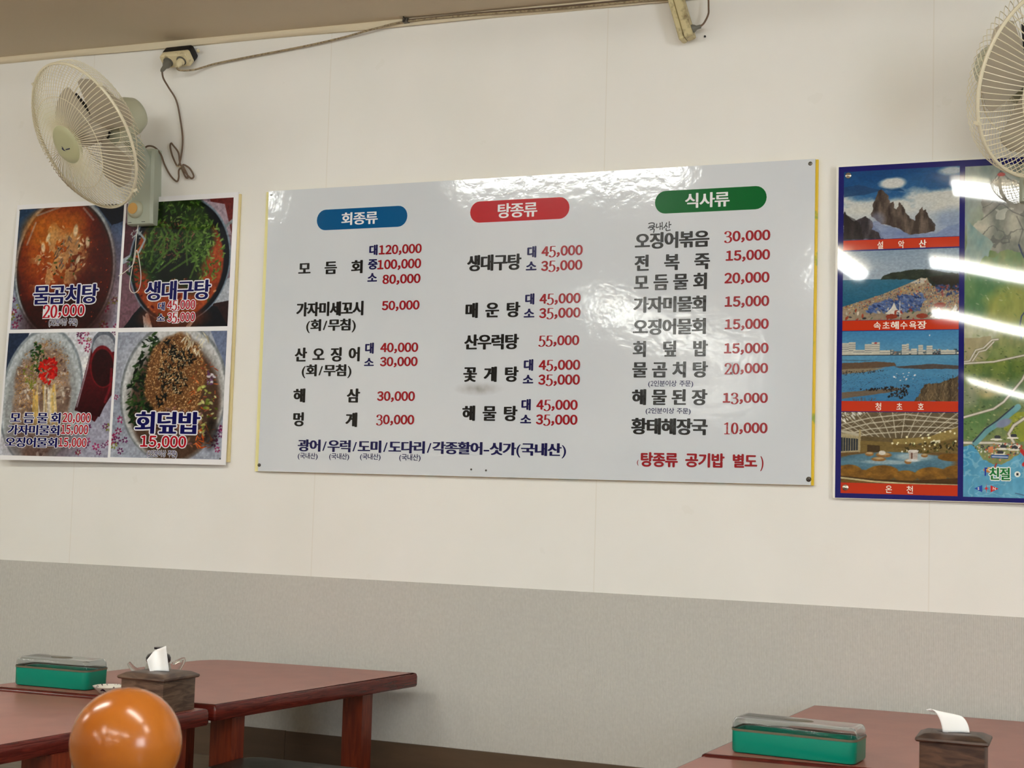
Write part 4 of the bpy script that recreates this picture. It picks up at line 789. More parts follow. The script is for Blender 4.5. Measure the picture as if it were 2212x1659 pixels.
# ------------------------------------------------------------------ menu board
BX, BZ, BW, BH = -2.5844, 0.8974, 1.7700, 0.8955
_KX = (-.1, .0, .3, .69, .88, 1.06, 1.4, 1.9); _KV = (.045, .045, .03, .048, .054, .054, .05, .03)
_kx = np.linspace(-.1, 1.9, 201); _kv = np.convolve(np.pad(np.interp(_kx, _KX, _KV), 10, mode='edge'), np.hanning(21) / np.hanning(21).sum(), 'valid')
def bsurf(x, z):      # the sheet is a little wavy along its upper edge
    return -.0155 - float(np.interp(x, _kx, _kv)) * max(0, z - .6) ** 2 + .0005 * math.sin(3.4 * x + .6) * math.sin(4.1 * z + .5)
BO = (BX, BZ)
menu = thing('menu_board', (BX + BW / 2, 0, BZ), 'large glossy white menu board with black dish names, red prices and three coloured headings', 'menu board')
bk = MB().box((BX, -.0085, BZ), (BX + .06, -.001, BZ + BH)).build('old_board_edge', M_YELLOW, menu, 0); bk['label'] = 'pale yellow edge of an older board showing at the left'
bk = MB().box((BX + .06, -.0085, BZ), (BX + BW, -.001, BZ + BH)).build('old_board_edge', M_GOLD, menu, 0); bk['label'] = 'yellow and green edge of an older board showing at the right'
slab(.0155, BW - .0065, .0005, BH, bsurf, .0062, BO, 90, 46).build('panel', M_BOARD, menu, 60)
BT = {'name': ('dish_lettering', 'black', .017, (-.036, -.018, 0, .018, .036)), 'head': ('heading_text', 'white', .012, (-.02, 0, .02)), 'size': ('size_lettering', 'navy', 0.03, (-.02, 0, .02)),
      'note': ('fish_lettering', 'navy', .012, (-.04, -.02, 0, .02, .04)), 'origin': ('origin_lettering', 'navy', .012, (0,)), 'rice': ('rice_lettering', 'red', .03, (-.015, 0, .015)), 'ricep': ('rice_lettering', 'red', .0, (0,))}
pill = None
for e in BOARD_TEXT:
    k, txt, x0, x1, z0, z1 = e[:6]; gw = e[6] if len(e) > 6 else 0
    if k == 'pill':
        b = MB(); r = (z1 - z0) / 2 * .96; n = 12; poly = []
        for cx_, a0 in ((x1 - r, -90), (x0 + r, 90)): poly += [(cx_ + r * math.cos(math.radians(a0 + 180 * q / n)), (z0 + z1) / 2 + (z1 - z0) / 2 * math.sin(math.radians(a0 + 180 * q / n))) for q in range(n + 1)]
        mid = ((x0 + x1) / 2, (z0 + z1) / 2); vs = poly + [mid]; b.v = [(BX + x, bsurf(x, z) - .0004, BZ + z) for x, z in vs]; b.f = [(i, (i + 1) % len(poly), len(poly)) for i in range(len(poly))]
        pill = b.build('heading_panel', INK[txt + '_pill'], menu, 0); pill['label'] = txt + ' rounded heading panel'; continue
    if k == 'price':
        ink = Ink(); st = ink.number(txt, x0, x1, z0, z1, .026, (-.022, 0, .022)); pr = ink.build('price_lettering', INK['red'], menu, BO, bsurf, .0009)
        for (a, b_, c, d) in st:
            q = sheet(a, b_, c, d, bsurf, .0006, BO).build('digit_sticker', INK['patch'], pr, 0)
        continue
    nm, col, off, sh = BT[k]; ink = Ink()
    if gw:      # widely spaced names: every syllable stands alone
        for i, c in enumerate(txt):
            xx = x0 + i * (x1 - x0 - gw) / (len(txt) - 1); one = Ink(); one.words(c, xx, xx + gw, z0, z1, 0, off, sh); one.build(nm, INK[col], menu, BO, bsurf, .0008)
        continue
    ink.words(txt, x0, x1, z0, z1, gw, off, sh)
    ink.build(nm, INK[col], pill if k == 'head' else menu, BO, bsurf, .0008)
# handwritten mark above the first dish of the third column
hx, hz = 1.289, .738
ink = Ink()
for st in [[(0, .012), (.008, .014), (.016, .012), (.015, .004), (.012, -.002)], [(.002, .004), (.012, .006)], [(-.001, .0), (.009, .001), (.018, .002)], [(.005, -.006), (.016, -.004), (.015, -.014)],
           [(.024, .010), (.023, .0), (.030, .001)], [(.034, .012), (.034, -.006)], [(.034, .003), (.039, .003)], [(.040, .014), (.041, -.006)],
           [(.053, .012), (.050, .004), (.045, -.002)], [(.051, .006), (.055, .0)], [(.061, .015), (.061, -.002)], [(.061, .006), (.066, .007)], [(.052, -.004), (.053, -.010), (.064, -.009)]]:
    vs, fs = nib([[(x, z) for x, z in st]], .0017, .0016); ink.add([(x, z) for x, z in vs], fs, 1, 1, hx, hz - .014, stamps=True)
o = ink.build('handwritten_lettering', INK['marker'], menu, BO, bsurf, .0008)
for x, z, r in ((.026, .883, .0055), (.020, .020, .0055), (1.750, .883, .0068), (1.758, .0165, .0068)):
    dome('screw', BX + x, -.0155, BZ + z, r, .004, M_SCREW, menu)
for x, z in ((.834, .877), (.838, .876), (.755, .022), (.803, .020)):
    dome('nail', BX + x, -.0155, BZ + z, .0028 if x < 1 else .003, .002, M_SCREW, menu)

# ------------------------------------------------------------------ food poster at the left: four dishes
FX, FZ, FW, FH = -3.5895, .9145, .9015, .8835
def fsurf(x, z):
    t = min(1, max(0, (FH - z) / FH)); s = min(1, max(0, (FW - x) / FW)); return -(.012 + t * (.008 + .026 * s))
FO = (FX, FZ)
food = thing('food_poster', (FX + FW / 2, 0, FZ), 'white framed poster of four dishes with names and prices, under the left wall fan', 'poster')
slab(0, FW, 0, FH, fsurf, .004, FO, 24, 24).build('panel', M_SHEET, food, 60)
o = MB().box((FX + FW - .03, -.009, FZ + .01), (FX + FW + .006, -.001, FZ + FH - .006)).build('backing_board', M_CREAM, food, 0); o['label'] = 'cream board edge behind the sheet'
GF = .90
ph = {}
for key, pic, q, lb in ((0, pic_red_stew(), (.0125, .4525, .447, .8675), 'red fish stew photo'), (1, pic_cod_stew(), (.4625, .8845, .4465, .8665), 'cod stew with green herbs photo'),
                        (2, pic_raw_fish_soup(), (.0085, .4515, .0155, .4345), 'raw fish soup and red drink photo'), (3, pic_rice_bowl(), (.4615, .8845, .0175, .4320), 'rice bowl with sesame photo')):
    ph[key] = printed('food_photo', pic, *q, food, fsurf, .0005, FO, M_PRINT, GF, lb, 1.22)
FT = {}
for e in FOOD_TEXT:
    k, txt, x0, x1, z0, z1 = e[:6]; gw = e[6] if len(e) > 6 else 0; g = int(k[1]); kind = k[0]
    halo, top = Ink(), Ink()
    if kind == 'p':
        st = top.number(txt, x0, x1, z0, z1, .024, (-.014, 0, .014)); halo.number(txt, x0, x1, z0, z1, .085, (-.02, 0, .02))
        for (a, b_, c, d) in st: sheet(a, b_, c, d, fsurf, .0008, FO).build('digit_sticker', INK['poster_white'], ph[g], 0)
        nm, col = 'price_lettering', 'poster_red'
    else:
        sh, off, ho = {'t': ((-.036, -.018, 0, .018, .036), .010, .062), 'k': ((-.02, 0, .02), .02, .075), 's': ((0,), .016, .075)}[kind]
        top.words(txt, x0, x1, z0, z1, gw, off, sh); halo.words(txt, x0, x1, z0, z1, gw, ho, (sh[0], 0, sh[-1]))
        nm, col = {'t': 'dish_lettering', 'k': 'size_lettering', 's': 'order_lettering'}[kind], 'poster_navy'
    halo.build(nm + '_outline', INK['poster_white'], ph[g], FO, fsurf, .0011); top.build(nm, INK[col], ph[g], FO, fsurf, .0015)
for x, z in ((.013, .865), (.881, .020)): dome('nail', FX + x, fsurf(x, z), FZ + z, .0026, .002, M_SCREW, food)

# ------------------------------------------------------------------ sightseeing map poster at the right
PX, PZ, PW, PH = -.7612, .8650, .88, .9045
def psurf(x, z):
    e = min(1, max(0, (.58 - x) / .36)); e = e * e * (3 - 2 * e)
    return -.021 - .0115 * e * (z - .45)
PO = (PX, PZ)
mp_ = thing('map_poster', (PX + PW / 2, 0, PZ), 'glossy blue framed sightseeing map poster with four scenic photos, under the right wall fan', 'poster')
slab(0, PW, 0, PH, psurf, .006, PO, 60, 30).build('panel', M_WHITE_EDGE, mp_, 60)
dx, dz = PX - (-.75357), PZ - .86625     # shift from the measured corner
def T(x, z): return x - dx, z - dz
sheet(.0062, PW - .004, .0014, PH - .0055, psurf, .0004, PO, 80, 40).build('blue_border', M_LAM, mp_, 180)
ph = {}
for key, pic, z0, z1, c0, c1, lb in ((0, pic_mountain(), .6962, .8830, .6688, .6950, 'mountain peaks above clouds'), (1, pic_beach(), .4776, .6650, .4498, .4768, 'crowded beach photo'), (2, pic_lake(), .2602, .4482, .2325, .2600, 'lake with city buildings photo'), (3, pic_hot_spring(), .0413, .2305, .0128, .0411, 'indoor hot spring pool photo')):
    x0, a = T(.0133, z0); x1, b_ = T(.3162, z1)
    ph[key] = printed('scenic_photo', pic, x0, x1, a, b_, mp_, psurf, .0007, PO, M_GLOSSPRINT, .86, lb)
    ph[key, 'c'] = sheet(x0, x1, T(0, c0)[1], T(0, c1)[1], psurf, .0007, PO, 24, 2).build('caption_band', M_BAND, mp_, 180)
x0, a = T(.3300, .0120); b_ = T(0, .8800)[1]
mapo = printed('map_picture', pic_map(380, 620), x0, x0 + .50, a, b_, mp_, psurf, .0007, PO, M_GLOSSPRINT, .95, 'painted tourist map with mountains and coast')
glow = Ink(); glow2 = Ink()
for e in SCENIC_TEXT:
    k, txt, x0, x1, z0, z1 = e[:6]; gw = e[6] if len(e) > 6 else 0; x0, z0 = T(x0, z0); x1, z1 = T(x1, z1); ink = Ink()
    if k[0] == 'c':
        step = (x1 - x0 - gw) / (len(txt) - 1)
        for i, c in (enumerate(txt) if gw else [(0, txt)]):
            one = Ink(); xx = x0 + i * step; one.words(c, xx, xx + gw if gw else x1, z0, z1, 0, .012, (-.02, 0, .02)); one.build('caption_text', INK['caption'], ph[int(k[1]), 'c'], PO, psurf, .0012)
    elif k == 'q2':
        ink.words(txt, x0, x1, z0, z1, 0, .015, (-.03, 0, .03)); ink.build('slogan', INK['slogan'], mapo, PO, psurf, .0018)
        glow.words(txt, x0, x1, z0, z1, 0, .09, (-.04, 0, .04))
    elif k == 'q1':
        vs = [(x0 + .004, z1), (x1, z1), (x1, z1 - .004), (x0 + .008, z1 - .004), (x0 + .008, z0), (x0 + .004, z0)]; ink.add(vs, [(5, 4, 3, 0), (0, 3, 2, 1)], 1, 1, 0, 0); ink.build('quote_mark', INK['slogan_blue'], mapo, PO, psurf, .0018)
    elif k == 'q3':
        ink.add([(x0, z0), (x1, z0), (x1, z1), (x0, z1)], [(0, 1, 2, 3)], 1, 1, 0, 0); ink.build('dot_mark', INK['dark'], mapo, PO, psurf, .0018)
        c = ((x0 + x1) / 2, (z0 + z1) / 2); glow2.add([(.0075 * math.cos(t), .0075 * math.sin(t)) for t in [q * math.pi / 8 for q in range(16)]], [tuple(range(16))], 1, 1, *c)
    else:
        g = glyph(txt, .02); s = (z1 - z0) / (g[5] - g[4]); ink.add(g[0], g[1], s, s, (x0 + x1) / 2 - (g[2] + g[3]) / 2 * s, z0 - g[4] * s); ink.build('compass_letter', INK['caption'], mapo, PO, psurf, .0022)
glow.build('slogan_glow', INK['glow'], mapo, PO, psurf, .0012); glow2.build('dot_glow', INK['glow'], mapo, PO, psurf, .0012)
for nm, pts in (('arrow_blue', [(.3579, .0340), (.3777, .0247), (.3776, .0432)]), ('arrow_red', [(.4181, .0350), (.3983, .0431), (.3984, .0250)])):
    ink = Ink(); ink.add([T(*p) for p in pts], [(0, 1, 2)], 1, 1, 0, 0); ink.build('compass_arrow', INK[nm], mapo, PO, psurf, .0018)
ink = Ink(); cx_, cz_ = T(.3879, .0348); n = 16
ink.add([((.0085 if q % 4 == 0 else .0048 if q % 2 == 0 else .0022) * math.cos(q * 2 * math.pi / n), (.013 if q in (4, 12) else .0085 if q % 4 == 0 else .0048 if q % 2 == 0 else .0022) * math.sin(q * 2 * math.pi / n)) for q in range(n)] + [(0, 0)], [(q, (q + 1) % n, n) for q in range(n)], 1, 1, cx_, cz_)
ink.build('compass_star', INK['arrow_red'], mapo, PO, psurf, .0018)
for x, z in ((.0249, .8729), (.0265, .0278)):
    x, z = T(x, z); dome('tack', PX + x, psurf(x, z), PZ + z, .0083, .006, M_TACK, mp_, True)
# ------------------------------------------------------------------ wall fans
def wall_fan(name, center, axis, base_x, base_z, turn, label, cords):
    Cn = Vector(center); A = Vector(axis).normalized(); F = frame_z(Cn, A); R = .237
    t = thing(name, (base_x, 0, base_z), label, 'fan', 'wall fans over the posters')
    # body on the wall: a tapering bracket with the switch box at its foot
    w = .052
    lv = [(base_z, w - .004, .040), (base_z + .004, w, .046), (base_z + .055, w, .050), (base_z + .085, w * .96, .049), (base_z + .15, w * .74, .047), (base_z + .20, w * .60, .046), (base_z + .245, w * .52, .045), (base_z + .255, w * .44, .036)]
    rings = []
    for z, hw, d in lv:
        c = .008; sh = (w - hw) * .75
        rings.append([Vector((base_x + sh + x, y, z)) for x, y in ((-hw, 0), (-hw, -d + c), (-hw + c, -d), (hw - c, -d), (hw, -d + c), (hw, 0))])
    MB().loft(rings).build('mount_bracket', M_FANBASE, t, 40)
    K = frame_z((base_x - .012, -.049, base_z + .052), (0, -1, 0)); kb = MB().lathe([(.030, 0), (.030, .004), (.027, .010), (.021, .015), (.019, .016), (0, .016)], K, 32).build('control_knob', M_FAN, t)
    MB().lathe([(.0185, .0155), (.0185, .0175), (.017, .0182), (0, .0182)], K, 28).build('knob_cap', M_KNOB, kb)
    b = MB(); b.box((base_x - .041, -.0474, base_z + .008), (base_x - .029, -.0466, base_z + .0098)); b.box((base_x + .012, -.0474, base_z + .0085), (base_x + .026, -.0466, base_z + .0103)); b.build('switch_marks', INK['dark'], t, 0)
    # neck and motor
    m0 = Cn - A * .115; m1 = Cn - A * .215
    MB().tube(spline([(base_x + .012, -.03, base_z + .20), (base_x + .012, -.085, base_z + .245), tuple(m1.lerp(m0, .45) + Vector((0, .0, -.05))), tuple(m1.lerp(m0, .55))], 6), .024, 14).build('neck', M_FANBASE, t)
    MB().lathe([(0, -.232), (.030, -.230), (.052, -.216), (.063, -.190), (.066, -.150), (.067, -.105), (.062, -.092), (.030, -.088), (0, -.088)], F, 40).build('motor_housing', M_FAN, t)
    b = MB(); u_ = Vector((-.50, .866, 0)); w_ = Vector((.866, .50, 0)); o_ = Vector((.018, -.03, 0)); rr = []
    for z in (-.076, -.070): rr.append([F @ (o_ + u_ * s + w_ * d + Vector((0, 0, z))) for s, d in ((0, -.016), (0, .016), (.172, .016), (.172, -.016))])
    b.loft(rr).build('dark_gap_bar', M_BLACK, t, 0)  # added black bar standing in for the dark gap between two blades
    # blades
    hubz = -.020
    hub = MB().lathe([(0, hubz + .030), (.022, hubz + .029), (.034, hubz + .020), (.036, hubz - .028), (.030, hubz - .062), (0, hubz - .062)], F, 36).build('blade_hub', M_BLADE, t)
    for q in range(3):
        b = MB(); rows = []; nR, nA = 12, 12; a0 = turn + q * 2 * math.pi / 3
        for i in range(nR + 1):
            u = i / nR; r = .033 + (.190 - .033) * u; row = []
            lead = -.12 + (max(0, u - .82) / .18) ** 2 * .30; trail = 1.36 - (max(0, u - .80) / .20) ** 2 * .42
            for j in range(nA + 1):
                v = j / nA; a = a0 + lead + (trail - lead) * v
                row.append(Vector((r * math.cos(a), r * math.sin(a), hubz - .044 + .030 * (v - .15) * (.55 + .45 * u) + .010 * math.sin(math.pi * v))))
            rows.append(row)
        n = nA + 1; vs = [F @ p for r in rows for p in r] + [F @ (p - Vector((0, 0, .0022))) for r in rows for p in r]; N = (nR + 1) * n; fs = []
        for i in range(nR):
            for j in range(nA):
                k = i * n + j; fs += [(k, k + 1, k + n + 1, k + n), (N + k, N + k + n, N + k + n + 1, N + k + 1)]
        for i in range(nR): k = i * n; fs += [(k, k + n, N + k + n, N + k), (k + nA, N + k + nA, N + k + n + nA, k + n + nA)]
        for j in range(nA): k = nR * n + j; fs.append((k, k + 1, N + k + 1, N + k)); fs.append((j, N + j, N + j + 1, j + 1))
        b.add(vs, fs).build('fan_blade', M_BLADE, t, 50)
    # guards
    HB = .064
    def pt(r, a, z): return F @ Vector((r * math.cos(a), r * math.sin(a), z))
    b = MB()
    for q in range(92):
        a = 2 * math.pi * q / 92; pts = []
        for i in range(9):
            u = i / 8; r = HB * .96 + (R - HB * .96) * u
            pts.append(pt(r, a + .10 * (1 - u), .066 * (1 - u ** 2.3) ** .85 + .004))
        b.tube(pts, .0013, 4)
    for r in (.150,): b.tube([pt(r, 2 * math.pi * k / 72, .066 * (1 - ((r - HB) / (R - HB)) ** 2.3) ** .85 + .0022) for k in range(72)], .0014, 5, True)
    b.build('front_guard', M_WIRE, t, 60)
    MB().tube([pt(R + .001, 2 * math.pi * k / 96, .001) for k in range(96)], .0048, 8, True).build('guard_rim', M_WIRE, t)
    b = MB()
    for q in range(84):
        a = 2 * math.pi * q / 84; pts = []
        for i in range(11):
            u = i / 10
            if u < .3: k = u / .3; r = R + .004 * math.sin(math.pi * k) - .001; z = -.004 - .034 * k
            else: k = (u - .3) / .7; r = R - (R - .062) * k; z = -.038 - .056 * (1 - (1 - k) ** 2)
            pts.append(pt(r, a - .62 * u, z))
        b.tube(pts, .0009, 4)
    for r, z in ((.062, -.094), (.150, -.082)): b.tube([pt(r, 2 * math.pi * k / 64, z) for k in range(64)], .0016, 5, True)
    b.build('rear_guard', M_WIRE, t, 60)
    bd = MB().lathe([(0, .077), (.040, .0765), (.058, .074), (.065, .068), (.0655, .061), (.060, .059), (0, .059)], F, 48).build('center_badge', M_BADGE, t)
    # small swoosh emblem with a short line of worn lettering, level in the room
    up = Vector((0, 0, 1)); up = (up - A * up.dot(A)).normalized(); rt = up.cross(A)
    E = Matrix.Translation(Cn) @ Matrix((rt, up, A)).transposed().to_4x4(); b = MB()
    def flat(poly): b.add([E @ Vector((x, y, .0776 - .0006 * (x * x + y * y) / .0016)) for x, y in poly], [tuple(range(len(poly)))])
    flat([(-.024, -.008), (-.017, -.015), (-.006, -.019), (-.013, -.0125), (-.018, -.006)]); flat([(-.020, -.002), (-.014, -.009), (-.011, -.010), (-.016, -.002)])
    for k in range(6): flat([(-.004 + .0042 * k, -.0155), (-.0008 + .0042 * k, -.0155), (-.0008 + .0042 * k, -.0118), (-.004 + .0042 * k, -.0122)])
    b.build('badge_emblem', INK['poster_navy'], bd, 0)
    for q in (0, 1, 2, 3):
        a = .6 + q * math.pi / 2; p = pt(R + .004, a, 0); MB().box((-.006, -.004, -.007), (.006, .004, .007), frame_z(p, A)).build('rim_clip', M_WIRE, t, 0)
    if cords:
        b = MB(); b.tube(spline(cords['pull'], 6), .0013, 5); b.build('pull_cord', M_STRING, t)
        pc = MB(); pc.tube(spline(cords['cord'], 6), .0030, 7); pcd = pc.build('power_cord', M_CORD, t)
        MB().tube(spline(cords['tie'], 5, True), .0016, 5, True).build('cord_tie', M_CABLE, pcd)
        MB().lathe([(.013, .0), (.014, .006), (.013, .014), (.008, .024), (.0065, .044), (.004, .05), (0, .05)], frame_z(cords['plug'], (0, -.67, -.74)), 16).build('plug', M_GREY, pcd)
    return t
c1 = [(-2.959, -.080, 2.203), (-2.960, -.070, 2.180), (-2.958, -.040, 2.155), (-2.944, -.016, 2.118), (-2.927, -.012, 2.054), (-2.914, -.012, 1.986), (-2.916, -.014, 1.927), (-2.925, -.017, 1.896), (-2.950, -.012, 1.929), (-2.962, -.012, 1.962), (-2.955, -.018, 1.974), (-2.945, -.02, 1.966), (-2.923, -.02, 1.940), (-2.916, -.018, 1.905), (-2.897, -.014, 1.862), (-2.886, -.014, 1.855), (-2.888, -.016, 1.868), (-2.904, -.02, 1.898), (-2.880, -.016, 1.887), (-2.863, -.014, 1.861), (-2.870, -.014, 1.852), (-2.884, -.016, 1.862), (-2.906, -.022, 1.885), (-2.918, -.02, 1.880), (-2.920, -.016, 1.857), (-2.930, -.013, 1.846), (-2.956, -.012, 1.867), (-2.981, -.012, 1.904), (-2.997, -.014, 1.940), (-3.017, -.022, 1.963), (-3.040, -.03, 1.967), (-3.056, -.034, 1.952)]
tie = [(-2.924, -.010, 1.896), (-2.908, -.010, 1.892), (-2.904, -.026, 1.890), (-2.922, -.028, 1.893)]
pull = [(-3.052, -.044, 1.700), (-3.053, -.05, 1.650), (-3.055, -.05, 1.614), (-3.066, -.05, 1.537), (-3.070, -.05, 1.492), (-3.054, -.05, 1.473), (-3.031, -.05, 1.487), (-3.026, -.052, 1.536), (-3.044, -.055, 1.614), (-3.055, -.055, 1.570), (-3.085, -.055, 1.545), (-3.112, -.055, 1.530)]
wall_fan('wall_fan', (-3.0578, -.33, 1.9304), (-.2954, -.7975, -.5233), -3.049, 1.700, .03, 'whole cream wall fan facing down over the food poster', dict(cord=c1, tie=tie, pull=pull, plug=(-2.959, -.0495, 2.2365)))
wall_fan('wall_fan', (-.1945, -.27, 1.8925), (.7348, -.5502, -.3947), -.235, 1.640, .4, 'cream wall fan cut off by the photo edge over the map poster', None)

# ------------------------------------------------------------------ outlet, cables and power strip under the ceiling
t = thing('power_outlet', (-2.93, 0, 2.26), 'dirty cream twin power outlet with two plugs under the ceiling', 'power outlet')
OM = Matrix.Translation((-2.933, -.028, 2.262)) @ Matrix.Rotation(math.radians(48), 4, 'X')     # its face looks down into the room
b = MB(); b.loft([put(OM, [Vector((p.x, p.z, p.y)) for p in rrect(w_, h_, .010, y)]) for w_, h_, y in ((.112, .050, .022), (.112, .050, .000), (.108, .046, -.004))]); b.build('back_plate', M_BLACK, t)
b = MB(); b.loft([put(OM, [Vector((p.x, p.z, p.y)) for p in rrect(w_, h_, .008, y)]) for w_, h_, y in ((.106, .046, -.003), (.108, .048, -.006), (.107, .047, -.026), (.102, .042, -.030))]); body = b.build('body', M_OUT, t)
for sx in (-.026, .026):
    b = MB(); K = OM @ Matrix.Translation((sx, -.0301, 0)) @ Matrix.Rotation(math.radians(90), 4, 'X')
    b.lathe([(.0205, 0), (.0205, .002), (.0185, .002), (.018, .0005), (0, .0005)], K, 28).build('socket', M_OUT, body); MB().lathe([(.0172, .0006), (.0172, .0009), (0, .0009)], K, 24).build('socket_well', M_GREY, body)
MB().lathe([(.006, 0), (.006, .003), (0, .004)], frame_z((-2.862, -.02, 2.277), (0, -1, -.3)), 14).build('cable_clip', M_OUT, t)
cab = [(-2.907, -.073, 2.210), (-2.901, -.062, 2.203), (-2.872, -.030, 2.211), (-2.839, -.016, 2.222), (-2.789, -.014, 2.231), (-2.654, -.013, 2.243), (-2.466, -.013, 2.258), (-2.33, -.015, 2.272), (-2.197, -.023, 2.289), (-2.092, -.025, 2.300), (-1.903, -.025, 2.299), (-1.6, -.025, 2.290), (-1.4, -.025, 2.288), (-1.235, -.028, 2.284)]
t = tag(MB().tube(spline(cab, 6), .0032, 7).build('extension_cable', M_CABLE, None, 35, origin=cab[0]), 'dusty cable sagging from the twin outlet along the ceiling', 'cable')
MB().lathe([(.013, 0), (.0135, .006), (.012, .014), (.007, .024), (.005, .032), (0, .032)], frame_z((-2.907, -.0495, 2.2365), (0, -.67, -.74)), 14).build('plug', M_OUT, t)
cab2 = [(-2.094, -.022, 2.305), (-1.9, -.022, 2.304), (-1.6, -.022, 2.297), (-1.24, -.022, 2.293)]
tag(MB().tube(spline(cab2, 6), .0028, 7).build('thin_cable', M_CORD, None, 35, origin=cab2[0]), 'second thin cable clipped along the cornice beside the sagging cable', 'cable')
tag(MB().box((-2.103, -.032, 2.296), (-2.086, -.004, 2.309)).tube([(-2.095, -.03, 2.305), (-2.095, -.043, 2.309)], .0022, 6).build('cable_clip', M_SCREW, None, 0, origin=(-2.095, -.01, 2.30)), 'small nail clip holding two cables at the cornice', 'clip')
t = thing('power_strip', (-1.2, 0, 2.2), 'yellowed power strip hanging from the ceiling edge', 'power strip')
SM = Matrix.Translation((-1.2075, -.036, 2.222)) @ Matrix.Rotation(math.radians(-17), 4, 'Y')
def vbar(w, d, r, z0, z1, x=0, y=0): return [put(SM, rrect(a, c, r, z, 4, x, y)) for a, c, z in ((w - .006, d - .006, z0), (w, d, z0 + .003), (w, d, z1 - .003), (w - .006, d - .006, z1))]
MB().loft(vbar(.015, .044, .004, -.070, .078, -.0115)).build('rear_half', M_STRIP, t); MB().loft(vbar(.026, .044, .005, -.069, .078, .0100)).build('front_half', M_STRIP, t)
pl = MB().lathe([(.012, 0), (.012, .008), (.009, .014), (.006, .018), (.0055, .03), (0, .03)], frame_z((-1.177, -.038, 2.184), (1, 0, .18)), 16).build('plug', M_GREY, t)
MB().tube(spline([(-1.150, -.038, 2.189), (-1.138, -.038, 2.199), (-1.127, -.036, 2.223), (-1.127, -.034, 2.245), (-1.130, -.03, 2.292)], 6), .0028, 7).build('plug_cord', M_CORD, t)
MB().lathe([(.004, 0), (.0035, .003), (0, .004)], frame_z((-1.145, 0, 2.171), (0, -1, 0)), 12)
o = tag(MB().lathe([(.0028, -.004), (.0032, .003), (0, .004)], frame_z((-1.145, 0, 2.171), (0, -1, 0)), 12).build('nail', M_BLACK, None, 35, origin=(-1.145, 0, 2.171)), 'tiny black nail in the wall beside the power strip', 'nail')

# ------------------------------------------------------------------ low tables
def inset(poly, d):
    n = len(poly); out = []
    for i in range(n):
        p0, p1, p2 = Vector(poly[i - 1]), Vector(poly[i]), Vector(poly[(i + 1) % n]); e1 = (p1 - p0).normalized(); e2 = (p2 - p1).normalized()
        n1 = Vector((-e1.y, e1.x)); n2 = Vector((-e2.y, e2.x)); k = 1 + n1.dot(n2); out.append(p1 + (n1 + n2) * (d / max(k, .2)))
    return out
def round_poly(poly, r, n=5):
    out = []; m = len(poly)
    for i in range(m):
        p0, p1, p2 = Vector(poly[i - 1]), Vector(poly[i]), Vector(poly[(i + 1) % m]); rr = r[i] if isinstance(r, (list, tuple)) else r
        a = p1 + (p0 - p1).normalized() * rr; c = p1 + (p2 - p1).normalized() * rr
        for k in range(n + 1): q = k / n; out.append((1 - q) ** 2 * a + 2 * q * (1 - q) * p1 + q * q * c)
    return out
def low_table(corners, zt, label, radii=.012, near=.115, far=.115):
    """corners counter-clockwise seen from above: near-left, near-right, far-right, far-left"""
    c = [Vector(p) for p in corners]; ctr = sum(c, Vector((0, 0))) / 4
    t = thing('low_table', (ctr.x, ctr.y, 0), label, 'table', 'low dining tables by the wall'); poly = round_poly(c, radii); n = len(poly)
    def ring(d, z): return [Vector((p.x, p.y, z)) for p in inset(poly, d)]
    MB().loft([ring(.012, zt - .040), ring(.003, zt - .039), ring(.0, zt - .034), ring(.0, zt - .010), ring(.0025, zt - .003), ring(.008, zt - .0002), ring(.03, zt - .0002)], True, False).build('table_edge', M_EDGE, t, 50)
    MB().loft([ring(.010, zt - .004), ring(.010, zt), ], False, True).build('tabletop', M_TOP, t, 0)
    ex = (c[1] - c[0]).normalized(); ey = (c[3] - c[0]).normalized()
    for i, (sx, sy) in enumerate(((1, 1), (-1, 1), (-1, -1), (1, -1))):
        k = c[i] + ex * sx * .062 + ey * sy * (near if i < 2 else far); b = MB(); rr = []
        for z in (0, zt - .038):
            rr.append([Vector((k.x + a * ex.x + d * ey.x, k.y + a * ex.y + d * ey.y, z)) for a, d in ((-.030, -.024), (.030, -.024), (.030, .024), (-.030, .024))])
        b.loft(rr).build('leg', M_LEG, t, 0)
    return t
TZ = .320
low_table([(-2.742, -1.000), (-2.066, -.952), (-1.949, -.082), (-2.630, -.143)], TZ, 'low red brown table by the wall below the menu board, left end', [.02, .006, .008, .10], .13, .20)
low_table([(-2.915, -1.905), (-2.152, -1.845), (-2.070, -.966), (-2.745, -1.012)], TZ - .007, 'low red brown table under the left tissue box, in front of the wall table', .012, .40, .062)
low_table([(-.853, -.966), (-.130, -.930), (-.090, -.050), (-.797, -.068)], TZ, 'low red brown table by the wall below the map poster')
low_table([(-.905, -1.860), (-.185, -1.826), (-.135, -.936), (-.854, -.972)], TZ - .004, 'low red brown table carrying the right tissue box at the lower edge')

